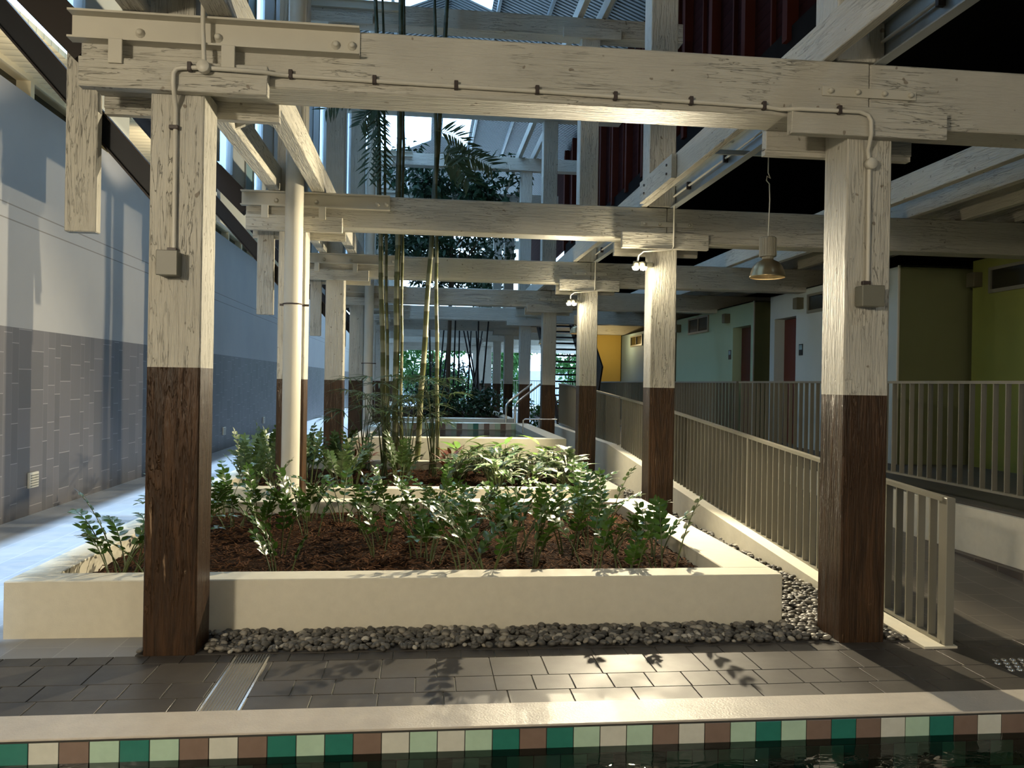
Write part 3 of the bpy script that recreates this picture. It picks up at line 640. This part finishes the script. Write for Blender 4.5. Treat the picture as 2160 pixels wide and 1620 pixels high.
planter(-1.0, 2.3, 20.4, 29.9, .72, .2, .2, .25, .2, 'distant white planter wall behind the water tank', .66)
planter(-2.2, -1.05, 27.5, 33.0, .8, .2, .2, .2, .2, 'far pale planter box beyond the tank near the daylight', .7)
for dx in (0, .22):
    mb = MB(); x = 2.0+dx; mb.tube([(x, 19.6, .1), (x, 19.6, 1.02), (x+.02, 19.65, 1.1), (x+.1, 19.8, 1.18), (x+.75, 20.6, 1.6)], .028, 12)
    tag(mb.build('handrail', CHROME, (x, 19.6, .1)), ('inner' if dx else 'outer')+' bent steel handrail rising beyond the water tank', 'handrail', 'bent steel handrails')
mb = MB(); mb.tube([(2.15, 17.4, .55), (2.15, 17.4, .82), (2.2, 17.4, .85), (2.9, 17.4, .85)], .015, 8); tag(mb.build('low_rail', CHROME, (2.15, 17.4, .6)), 'small low steel rail on the corner of the raised tank', 'rail')
# pebbles
def pebble_mesh(seed):
    rg = random.Random(seed); bm = MB(); n, m = 8, 5; vs = []
    for j in range(1, m):
        for i in range(n):
            a, b = 2*math.pi*i/n, math.pi*j/m; vs.append(Vector((math.cos(a)*math.sin(b)*rg.uniform(.92, 1.05), math.sin(a)*math.sin(b)*.72, math.cos(b)*.5)))
    vs += [Vector((0, 0, .5)), Vector((0, 0, -.5))]; fs = [[j*n+i, (j+1)*n+i, (j+1)*n+(i+1) % n, j*n+(i+1) % n] for j in range(m-2) for i in range(n)]
    T, B = len(vs)-2, len(vs)-1; fs += [[T, i, (i+1) % n] for i in range(n)]+[[B, (m-2)*n+(i+1) % n, (m-2)*n+i] for i in range(n)]
    return vs, fs
PM = [pebble_mesh(i) for i in range(6)]; rng = random.Random(11); spots = []
def inbed(x, y):
    if -1.6 < x < -1.25 and 4.88 < y < 5.22: return False
    if 2.63 < x < 2.99 and y < 5.22: return False
    return True
for i in range(1900):
    x, y = rng.uniform(-1.62, 3.12), rng.uniform(4.91, 5.27)
    if inbed(x, y): spots.append((x, y))
for i in range(2600):
    y = 5.27+rng.random()**1.6*7.5; x = rng.uniform(2.47, 3.13)
    if inbed(x, y): spots.append((x, y))
spots.sort(key=lambda p: p[1]); protos = []
for vs, fs in PM:
    b = MB(); b.add(vs, fs, True); me = b.build('river_pebble', PEB); COL.objects.unlink(me); protos.append(me)
for i, (x, y) in enumerate(spots[:300]):
    o = protos[i % 6].copy(); COL.objects.link(o); s = rng.uniform(.016, .034); o.scale = (s, s, s*rng.uniform(.8, 1.2)); o.location = (x, y, .014+rng.uniform(0, .016))
    o.rotation_euler = (rng.uniform(-.4, .4), rng.uniform(-.4, .4), rng.uniform(0, 6.28))
    tag(o, 'smooth river pebble at the edge of the gravel bed by the paving', 'pebble', 'pebbles along the paving edge')
for me in protos: bpy.data.objects.remove(me)
mb = MB(); tones = []
for i, (x, y) in enumerate(spots[300:]):
    vs, fs = PM[i % 6]; s = rng.uniform(.016, .036); R = Matrix.Rotation(rng.uniform(0, 6.28), 3, 'Z') @ Matrix.Rotation(rng.uniform(-.5, .5), 3, 'X'); z = .014+rng.uniform(0, .022)
    mb.add([(R @ v)*s+Vector((x, y, z)) for v in vs], fs, True); tones += [rng.random()]*len(vs)
o = tag(mb.build('pebbles', PEB, (1, 5, 0)), 'grey river pebbles filling the gravel bed around the front planter', 'pebbles', kind='stuff')
at_ = o.data.attributes.new('tone', 'FLOAT', 'POINT'); at_.data.foreach_set('value', tones)
mb = MB()
for i in range(900):
    vs, fs = PM[i % 6]; s = rng.uniform(.02, .05); mb.add([v*s+Vector((0, 0, 0)) + Vector((VX, VY, -1.04)) for VX, VY in [(rng.uniform(-2, 5), rng.uniform(.8, 3.7))] for v in vs], fs, True)
tag(mb.build('pool_pebbles', PEB, (1, 2, -1)), 'pebbles lying on the dark pool bottom', 'pebbles', kind='stuff')
# ================================================================ RAILINGS
def railing(X, ya, yb, ztop, zbot, sp, lab, ends=(), posts=()):
    t = thing('railing', (X, ya, zbot(ya)), lab, 'railing', 'bronze railings'); org = t.location[:]
    n = max(2, int((yb-ya)/.8)); Y = [ya+(yb-ya)*i/n for i in range(n+1)]
    mb = MB()
    for a, b in zip(Y, Y[1:]): mb.bar((X, a-.002, ztop(a)), (X, b+.002, ztop(b)), .055, .028)
    mb.build('top_rail', BRONZE, org, t); mb = MB()
    for a, b in zip(Y, Y[1:]): mb.bar((X, a-.002, zbot(a)+.02), (X, b+.002, zbot(b)+.02), .05, .022)
    mb.build('bottom_rail', BRONZE, org, t)
    for p in posts: mb = MB(); mb.box(X-.03, X+.03, p-.015, p+.015, zbot(p)-.12, ztop(p)); mb.build('rail_post', BRONZE, org, t)
    for p in ends: mb = MB(); mb.box(X-.02, X+.04, p-.04, p+.04, zbot(p)-.03, ztop(p)+.012, .004); mb.build('end_post', BRONZE, org, t)
    y = ya+sp
    while y < yb-sp*.5:
        mb = MB(); mb.box(X-.025, X+.025, y-.006, y+.006, zbot(y)+.02, ztop(y)-.012); mb.build('baluster', BRONZE, org, t); y += sp
def rz(pts):
    def f(y):
        for (a, za), (b, zb) in zip(pts, pts[1:]):
            if y <= b: return za+(zb-za)*(y-a)/(b-a)
        return pts[-1][1]
    return f
rt = rz([(4.7, .925), (5.5, .965), (6.6, 1.03), (10.5, 1.28), (15.4, 1.50), (19, 1.62)]); rbm = rz([(4.7, -.002), (5.2, .03), (6.6, .10), (10.5, .35), (15.4, .56), (19, .66)])
railing(3.3, 4.80, 13.3, rt, rbm, .125, 'bronze ramp railing with flat balusters running from the pool paving', (4.80,), (7.9, 10.6))
railing(3.3, 13.35, 19.6, rt, rbm, .125, 'upper ramp railing with flat balusters beyond the third post', (), (16.4,))
railing(5.2, 4.0, 12.9, lambda y: 1.70, lambda y: .68, .16, 'long bronze deck railing in front of the lime cabin', (), (4.6, 9.1))
railing(5.2, 13.0, 24.5, lambda y: 1.70, lambda y: .68, .16, 'far deck railing in front of the mint and blue cabins', (), (13.05, 17.4, 21.5))
# ================================================================ CABINS
def cabin(x0, x1, y0, y1, z1, m, lab, door=None, win=(), boxes=(), sign=None, side_m=OLIVE):
    t = thing('cabin', (x0, y0, .56), lab, 'cabin', 'cabins on the deck'); org = t.location[:]
    mb = MB(); th = .12
    if door:
        d0, d1, dz = door
        mb.box(x0, x0+th, y0+.002, d0, .56, z1); mb.box(x0, x0+th, d1, y1, .56, z1); mb.box(x0, x0+th, d0, d1, dz, z1)
        mb.box(x0+th, x0+.42, d1-.0, d1+.04, .56, dz); mb.box(x0+th, x0+.42, d0-.04, d0, .56, dz)
        mb.box(x0+th, x0+.42, d0-.04, d1+.04, dz, dz+.04)
    else: mb.box(x0, x0+th, y0+.002, y1, .56, z1)
    mb.build('front_wall', m, org, t)
    mb = MB(); mb.box(x0+.001, x1, y0, y0+.1, .56, z1-.003); mb.build('end_wall', side_m, org, t)
    mb = MB(); mb.box(x0+.001, x1, y1-.1, y1, .56, z1-.003); mb.build('end_wall', side_m, org, t)
    mb = MB(); mb.box(x0, x1, y0, y1, z1-.02, z1); mb.build('cabin_top', side_m, org, t)
    mb = MB(); mb.box(x0-.004, x0+.02, y0-.012, y0+.012, .56, z1); mb.build('corner_trim', STEEL, org, t)
    if door:
        mb = MB(); mb.box(x0+.2, x0+.25, d0, d1, .58, dz-.01); dr = mb.build('door', DOORR, org, t)
        mb = MB(); mb.tube([(x0+.18, d0+.08, 1.5), (x0+.18, d0+.08, 1.7)], .012, 8); mb.build('handle', CHROME, org, dr)
    for (a, b, za, zb) in win:
        mb = MB(); mb.box(x0-.03, x0+.01, a-.05, b+.05, za-.05, za); mb.box(x0-.03, x0+.01, a-.05, b+.05, zb, zb+.04); mb.box(x0-.03, x0+.01, a-.05, a, za, zb); mb.box(x0-.03, x0+.01, b, b+.05, za, zb); mb.box(x0-.03, x0+.01, (a+b)/2-.015, (a+b)/2+.015, za, zb)
        wf = mb.build('window_frame', BOXG, org, t); mb = MB(); mb.box(x0-.008, x0-.002, a, b, za, zb); mb.build('pane', DGLASS, org, wf)
    for (a, z) in boxes:
        mb = MB(); mb.box(x0-.13, x0, a-.08, a+.08, z-.1, z+.1, .004); mb.build('wall_light', LEDC, org, t)
    if sign:
        mb = MB(); mb.box(x0-.01, x0, sign[0]-.07, sign[0]+.07, sign[1]-.1, sign[1]+.1)
        mb.box(x0-.012, x0-.009, sign[0]-.055, sign[0]+.055, sign[1]+.0, sign[1]+.085, 0, 1); mb.build('sign_plate', [DBLUE, TEAL], org, t)
cabin(7.65, 10, 5.2, 10.62, 3.46, CAB_A, 'lime green cabin wall with a high window, at the edge of the deck', None, ((8.6, 10.22, 3.0, 3.26),), ((10.5, 3.16),))
cabin(6.65, 9, 10.80, 15.05, 3.38, CAB_B, 'pale blue cabin with a dark red door recess', (13.95, 14.85, 2.92), ((12.3, 13.45, 2.97, 3.21),), ((11.1, 3.12), (13.75, 3.12)), (13.74, 2.30))
cabin(6.65, 9, 15.85, 20.9, 3.38, CAB_C, 'mint green cabin with a dark red door, beyond the pale blue one', (15.98, 16.95, 2.90), ((18.5, 19.85, 2.96, 3.27),), ((17.2, 3.12), (20.6, 3.12)), (17.1, 2.32))
cabin(6.65, 9, 21.5, 26.9, 3.30, CAB_D, 'grey blue cabin farthest along the deck', None, ((24.3, 25.6, 2.9, 3.15),), ((23.5, 3.0),))
mb = MB(); mb.box(5.75, 6.65, 27.0, 27.1, .56, 3.9); tag(mb.build('yellow_partition', YELL, (6, 27, .6)), 'warm yellow wall panel closing the end of the deck', 'wall panel')
# stairs
t = thing('staircase', (4.0, 21, .6), 'dark steel open-riser staircase rising behind the ramp', 'stairs'); org = t.location[:]
for i in range(15):
    z = .72+i*.19; y = 20.8+i*.27
    mb = MB(); mb.box(3.52, 4.5, y, y+.27, z, z+.045); mb.build('tread', DBLUE, org, t)
for x in (3.46, 4.5):
    mb = MB(); mb.bar((x, 20.6, .7), (x, 20.8+15*.27, .72+15*.19), .05, .3); mb.build('stringer', DARK, org, t)
mb = MB(); mb.bar((4.52, 20.5, 1.7), (4.52, 24.9, 4.6), .04, .9); mb.build('side_panel', DARK, org, t)
# ================================================================ PLANTS
def zz_plant(seed, h=.62, n=8, spread=.35):
    rg = random.Random(seed); st = MB(); lf = MB()
    for i in range(n):
        a = rg.uniform(0, 6.28); L = h*rg.uniform(.65, 1.15); sp = spread*rg.uniform(.3, 1.1); P = []; m = 9
        br = rg.uniform(.02, .10); bx, by = br*math.cos(a), br*math.sin(a)
        for j in range(m+1):
            t = j/m; r = sp*L*1.3*t**1.4; P.append(Vector((bx+math.cos(a)*r, by+math.sin(a)*r, L*(t-.18*t**3*sp*3))))
        st.tube(P, [.0075*(1-.7*j/m) for j in range(m+1)], 5, False)
        nl = rg.randint(5, 7)
        for q in range(nl):
            t = .46+.5*q/(nl-1); f = t*m; j = min(m-1, int(f)); p = P[j].lerp(P[j+1], f-j); tg = (P[j+1]-P[j]).normalized()
            sd = tg.cross(Vector((0, 0, 1)));
            if sd.length < .1: sd = Vector((-math.sin(a), math.cos(a), 0))
            sd.normalize(); up = sd.cross(tg)
            for s in (-1, 1):
                d = (sd*s*1.0+tg*rg.uniform(.5, 1.0)+up*rg.uniform(-.1, .5)); lf.leaf(p, d, up+Vector((rg.uniform(-.3, .3), rg.uniform(-.3, .3), .3)), rg.uniform(.085, .12)*(1.1-.35*t), rg.uniform(.044, .06), .15, .2, 2)
        lf.leaf(P[-1], (P[-1]-P[-2]), Vector((0, 0, 1)), .07, .03, .1, .2, 2)
    return st, lf
def broad_plant(seed, n=22, L=.3, W=.09, h=.35):
    rg = random.Random(seed); st = MB(); lf = MB()
    for i in range(n):
        a = rg.uniform(0, 6.28); up = rg.uniform(.5, 1.); P = [Vector((0, 0, 0)), Vector((math.cos(a)*.05, math.sin(a)*.05, h*up*.6)), Vector((math.cos(a)*.14*(1.4-up), math.sin(a)*.14*(1.4-up), h*up))]
        st.tube(P, .005, 4, False); d = Vector((math.cos(a), math.sin(a), rg.uniform(.1, 1.2)*up)); lf.leaf(P[-1], d, Vector((0, 0, 1)), L*rg.uniform(.7, 1.15), W*rg.uniform(.8, 1.2), rg.uniform(.15, .5), .25, 4)
    return st, lf
def fan_palm(seed, n=9, h=.8):
    rg = random.Random(seed); st = MB(); lf = MB()
    for i in range(n):
        a = rg.uniform(0, 6.28); r = rg.uniform(.12, .5); hh = h*rg.uniform(.6, 1.15); top = Vector((math.cos(a)*r, math.sin(a)*r, hh))
        st.tube([Vector((rg.uniform(-.06, .06), rg.uniform(-.06, .06), 0)), Vector((top.x*.35, top.y*.35, hh*.7)), top], [.009, .006, .004], 5, False)
        ax = Vector((math.cos(a), math.sin(a), .25)).normalized(); sd = Vector((-math.sin(a), math.cos(a), 0))
        for q in range(11):
            g = (q-5)*.27; d = ax*math.cos(g)+sd*math.sin(g)+Vector((0, 0, rg.uniform(-.1, .15))); lf.leaf(top, d, Vector((0, 0, 1)), rg.uniform(.26, .38), .028, .35, .3, 4)
    return st, lf
def mk(name, gen, lm, label, cat, group, loc, sm=STM):
    t = thing(name, (0, 0, 0), label, cat, group); st, lf = gen
    st.build('stems', sm, (0, 0, 0), t); lf.build('leaves', lm, (0, 0, 0), t); t.location = loc; return t
zzp = [mk('zz_plant', zz_plant(20+i, (.48, .66, .74)[i % 3], 4+i % 2, .38+.1*(i % 3)), ZZL, 'x', 'plant', 'waxy leaved plants in the front planter', (0, 0, 0)) for i in range(6)]
used = [0]*6
def put(protos, used, i, loc, rz_, label, sc=1.):
    p = protos[i % len(protos)]
    if not used[i % len(protos)]: used[i % len(protos)] = 1; o = p; o.location = loc; o.rotation_euler = (0, 0, rz_)
    else: o = dup(p, loc, rz_)
    o.scale = (sc,)*3; o['label'] = label; return o
wzp = [mk('zz_plant', zz_plant(33+i, .74, 6, .8), ZZL, 'x', 'plant', 'waxy leaved plants in the front planter', (0, 0, 0)) for i in range(2)]; uw = [0]*2; nw = 0
rng = random.Random(21); n_ = 0
def spread_row(cnt, j): return [-2.05+(3.95)*(i+.5*(j % 2))/(cnt-.5) for i in range(cnt)]
rowsY = [(5.72, 'edge row next to the front rim', [-2.05, -1.78, -.98, -.2, .3, .5, 1.2, 1.5, 1.8])]
for j, (y, nm) in enumerate(((6.1, 'second row'), (6.5, 'third row'), (6.9, 'fourth row'), (7.3, 'fifth row'), (7.75, 'sixth row'), (8.25, 'back row'))):
    rowsY.append((y, nm+' of the front planter', spread_row(10+j, j)))
for y, nm, xs in rowsY:
    for i, x in enumerate(xs):
        yy_ = y+rng.uniform(-.17, .17) if y > 6 else y+rng.uniform(-.05, .1); 
        if y < 6 and i in (3,): continue
        if y > 6 and rng.random() < (.5 if y < 7.1 else .3): continue
        if x < -1.6 or (i+int(y*2)) % 4 == 0:
            put(wzp, uw, nw, (x+rng.uniform(-.05, .05), yy_, .21), rng.uniform(0, 6.28), f'arching glossy plant, {ORD[i]} from the tiled-wall side, {nm}', .92); nw += 1; continue
        put(zzp, used, n_, (x+rng.uniform(-.07, .07), yy_, .21), rng.uniform(0, 6.28), f'glossy upright plant, {ORD[i]} from the tiled-wall side, {nm}', rng.uniform(.75, 1.0)); n_ += 1
brp = [mk('variegated_plant', broad_plant(60+i, 26, .26, .085, .38), VARL, 'x', 'plant', 'broad leaved plants in the bamboo planter', (0, 0, 0)) for i in range(3)]; ub = [0]*3; n2 = 0
for y, xs in ((10.1, (.95, 1.4, 1.8)), (10.8, (.45, .9, 1.3, 1.7, 2.0)), (11.5, (.6, 1.1, 1.6, 1.95)), (12.3, (.8, 1.4, 1.9))):
    for i, x in enumerate(xs): put(brp, ub, n2, (x, y+rng.uniform(-.15, .15), .21), rng.uniform(0, 6.28), f'cream variegated plant, {ORD[i]} from the bamboo, {["edge", "second", "third", "back"][[10.1, 10.8, 11.5, 12.3].index(y)]} row of the bamboo planter', rng.uniform(.9, 1.25)); n2 += 1
lip = [mk('lime_leaved_plant', broad_plant(80+i, 12, .36, .10, .42), LIML, 'x', 'plant', 'lime leaved plants', (0, 0, 0)) for i in range(2)]; ul = [0]*2
for i, (x, y, wd) in enumerate(((.62, 13.55, 'before the raised tank, near the leaning bamboo'), (1.35, 13.5, 'before the raised tank, between the others'), (2.0, 13.4, 'before the raised tank, at the flood-lit post'), (1.0, 12.9, 'at the back rim of the bamboo planter'))): put(lip, ul, i, (x, y, .12), i*1.3, 'bright lime plant with upright leaves '+wd, 1.1)
rdp = [mk('red_cordyline', broad_plant(90, 14, .3, .05, .3), REDL, 'x', 'plant', 'red leaved plants', (0, 0, 0))]; ur = [0]
for i, (x, y, wd) in enumerate(((.35, 11.4, 'beside the variegated plants'), (-1.0, 12.2, 'under the bamboo'), (.45, 12.8, 'at the leaning bamboo foot'), (-.9, 13.5, 'behind the bamboo planter rim'))): put(rdp, ur, i, (x, y, .21), i*2., 'dark red strappy plant '+wd)
zz2 = [mk('leafy_shrub', zz_plant(40+i, .75, 12, .4), PALM, 'x', 'plant', 'dark leafy shrubs by the downpipe', (0, 0, 0)) for i in range(3)]; u2 = [0]*3; i = 0
for y, xs in ((10.1, (-2.1, -1.75, -1.0)), (10.9, (-2.2, -1.5, -.9, -.3)), (11.9, (-2.2, -1.7, -1.2))):
    for x in xs: put(zz2, u2, i, (x, y, .21), i*1.1, f'dark leafy shrub, number {ORD[i]} going back from the downpipe foot'); i += 1
fpp = [mk('fan_palm', fan_palm(70+i, 11, 1.15), PALM, 'x', 'palm', 'small palms at the bamboo feet', (0, 0, 0)) for i in range(2)]; uf = [0]*2
for i, (x, y, wd) in enumerate(((-.55, 11.9, 'in front of the upright bamboo'), (-.25, 12.3, 'between the upright and leaning bamboo'), (.15, 12.1, 'in front of the leaning bamboo'), (-.9, 12.9, 'beside the downpipe and the bamboo'))): put(fpp, uf, i, (x, y, .21), i*1.7, 'small green palm with narrow fingers '+wd, 1.15)
# bamboo culms
def culm(b, t, r, lab, sprays=()):
    th = thing('bamboo', (b[0], b[1], .2), lab, 'bamboo', 'bamboo culms in the planter'); org = th.location[:]
    mb = MB(); P = []; R = []; b, t = Vector(b), Vector(t); z = .2
    n = int((t-b).length/.42)
    for i in range(n+1):
        for q, rr_ in ((0, 1.0), (.04, 1.12), (.08, 1.)):
            f = (i+q)/n
            if f > 1: break
            P.append(b.lerp(t, f)+Vector((.006*math.sin(i*1.7), .006*math.cos(i*2.1), 0))); R.append(r*rr_*(1-.35*f))
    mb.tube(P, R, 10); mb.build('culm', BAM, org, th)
    for (p, d, L, cnt) in sprays:
        lf = MB(); st = MB(); p = Vector(p); d = Vector(d); Q = []
        for j in range(9): f = j/8; Q.append(p+d*f*L+Vector((0, 0, -.55*L*f*f)))
        st.tube(Q, [.006*(1-.8*j/8) for j in range(9)], 5, False); rg = random.Random(int(p.x*100+L*10))
        for q in range(cnt):
            f = .12+.86*q/cnt; i = min(7, int(f*8)); pp = Q[i].lerp(Q[i+1], f*8-i); tg = (Q[i+1]-Q[i]).normalized(); sd = tg.cross(Vector((0, 1, 0))).normalized()
            for s in (-1, 1): lf.leaf(pp, sd*s+tg*rg.uniform(.5, 1)+Vector((0, rg.uniform(-.4, .4), -.2)), Vector((0, -1, .4)), rg.uniform(.2, .32), .036, .15, .2, 3)
        st.build('branch', STM, org, th); lf.build('leaf_spray', BAML, org, th)
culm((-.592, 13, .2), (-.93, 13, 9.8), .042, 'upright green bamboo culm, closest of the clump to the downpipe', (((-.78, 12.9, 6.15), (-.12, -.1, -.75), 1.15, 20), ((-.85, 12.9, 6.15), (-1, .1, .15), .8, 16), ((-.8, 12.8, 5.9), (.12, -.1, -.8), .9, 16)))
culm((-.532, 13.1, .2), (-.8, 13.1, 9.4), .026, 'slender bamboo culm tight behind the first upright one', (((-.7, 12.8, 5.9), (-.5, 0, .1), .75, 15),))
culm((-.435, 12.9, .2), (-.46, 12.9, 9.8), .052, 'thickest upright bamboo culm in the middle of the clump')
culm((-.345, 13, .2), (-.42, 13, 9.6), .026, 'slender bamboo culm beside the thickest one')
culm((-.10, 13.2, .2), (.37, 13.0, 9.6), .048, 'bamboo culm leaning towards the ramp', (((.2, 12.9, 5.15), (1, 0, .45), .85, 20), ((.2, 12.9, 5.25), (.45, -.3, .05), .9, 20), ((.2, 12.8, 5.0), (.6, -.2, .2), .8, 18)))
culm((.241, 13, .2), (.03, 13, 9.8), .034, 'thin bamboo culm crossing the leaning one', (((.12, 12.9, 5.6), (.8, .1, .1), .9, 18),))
mb = MB(); mb.tube([(-.75, 13.3, .2), (-.75, 13.3, .6)], .03, 6)
# far end: dark bamboo poles, trees, shrubs, fence
def tree(x, y, z0, h, r, nleaf, m, label, seed, ls=.22, trunk=True, name='tree', lo=None):
    rg = random.Random(seed); t = thing(name, (x, y, z0), label, 'tree' if name == 'tree' else 'shrub', 'trees at the far end'); org = t.location[:]
    if trunk:
        mb = MB(); top = Vector((x+.1, y, z0+h*.75)); mb.tube([(x, y, z0), (x+.05, y, z0+h*.4), top], [.07, .06, .03], 8)
        for i in range(6): a = rg.uniform(0, 6.28); mb.tube([(x+.05, y, z0+h*(.35+.05*i)), (x+math.cos(a)*r*.6, y+math.sin(a)*r*.6, z0+h*(.5+.07*i))], [.03, .01], 6)
        mb.build('trunk', BARK, org, t)
    mb = MB(); cl = [(Vector((x+rg.uniform(-1, 1)*r*.7, y+rg.uniform(-1, 1)*r*.7, z0+h*rg.uniform(lo or (.3 if trunk else .15), .95))), rg.uniform(.25, .5)*r) for _ in range(16)]
    for i in range(nleaf):
        c, cr = cl[i % 16]; v = Vector((rg.gauss(0, 1), rg.gauss(0, 1), rg.gauss(0, 1))).normalized()*cr*rg.uniform(.5, 1); p = c+v
        d = Vector((rg.uniform(-1, 1), rg.uniform(-1, 1), rg.uniform(-.9, .4))); mb.leaf(p, d, Vector((rg.uniform(-1, 1), rg.uniform(-1, 1), 1)), ls*rg.uniform(.6, 1.2), ls*.35, .2, .2, 1)
    mb.build('foliage', m, org, t)
tree(.4, 48, 0, 5.2, 2.4, 6500, TREL, 'bright green tree behind the bamboo at the far end', 1, .4, lo=.1)
tree(-3.2, 52, 0, 5.5, 2.2, 4200, TREL, 'light green tree beside the far white posts', 2, .4, lo=.1)
tree(4.4, 48, 0, 4.6, 1.9, 4000, TREL, 'green tree seen between the farthest posts', 3, .4, lo=.1)
tree(8.6, 48, 0, 5.5, 2.3, 3800, TREL, 'green tree seen past the stair foot', 4, .4, lo=.1)
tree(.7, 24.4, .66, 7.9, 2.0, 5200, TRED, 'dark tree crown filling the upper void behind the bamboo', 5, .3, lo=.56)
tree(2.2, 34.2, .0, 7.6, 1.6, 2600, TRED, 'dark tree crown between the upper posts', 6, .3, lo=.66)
tree(-1.6, 40, 0, 2.6, 1.4, 1300, TREL, 'leafy shrub at the far end beside the pale planter', 7, .22, False, 'shrub')
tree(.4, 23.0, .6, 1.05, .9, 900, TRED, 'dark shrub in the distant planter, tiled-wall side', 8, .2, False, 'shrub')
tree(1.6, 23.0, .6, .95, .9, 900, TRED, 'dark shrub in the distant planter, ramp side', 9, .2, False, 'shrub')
tree(3.6, 25.5, 0, 1.1, .7, 700, TREL, 'green shrub behind the stair foot', 10, .18, False, 'shrub')
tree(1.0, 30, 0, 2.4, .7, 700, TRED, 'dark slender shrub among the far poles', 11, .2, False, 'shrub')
rng = random.Random(31)
for i, (x, dx) in enumerate(((.0, .1), (.25, -.1), (.45, .25), (.6, .3), (.95, .05), (1.15, .02), (1.5, .12), (1.62, .5), (1.85, .25), (1.9, -.2), (1.98, -.75), (2.03, -.6), (1.75, 0))):
    mb = MB(); y = 26.5+(i % 4)*.8; mb.tube([(x, y, .55), (x+dx*.5, y, 2.2), (x+dx, y, 3.95)], [.035, .03, .022], 7)
    tag(mb.build('bamboo_pole', DBLUE, (x, y, .6)), f'thin dark bamboo stem in the distant planter, {ORD[i]} from the tiled-wall side', 'bamboo', 'distant dark bamboo stems')
t = thing('boundary_fence', (2, 44.6, 0), 'thin dark bar fence across the far daylight end', 'fence'); org = t.location[:]
mb = MB(); mb.box(-4.4, 11, 44.58, 44.62, 1.75, 1.8); mb.box(-4.4, 11, 44.58, 44.62, .12, .17); mb.build('rails', BRONZE, org, t)
mb = MB(); x = -4.4
while x < 11: mb.box(x-.012, x+.012, 44.59, 44.61, 0, 1.8); x += .14
tag(mb.build('fence_bars', BRONZE, org, t), kind='stuff')
mb = MB(); mb.box(-6, 1.5, 60, 60.3, 0, 1.9); mb.box(3.2, 14, 62, 62.3, 0, 2.6); struct('wall_far_street', mb, plain('pale_far_wall', (.5, .6, .7), .8))
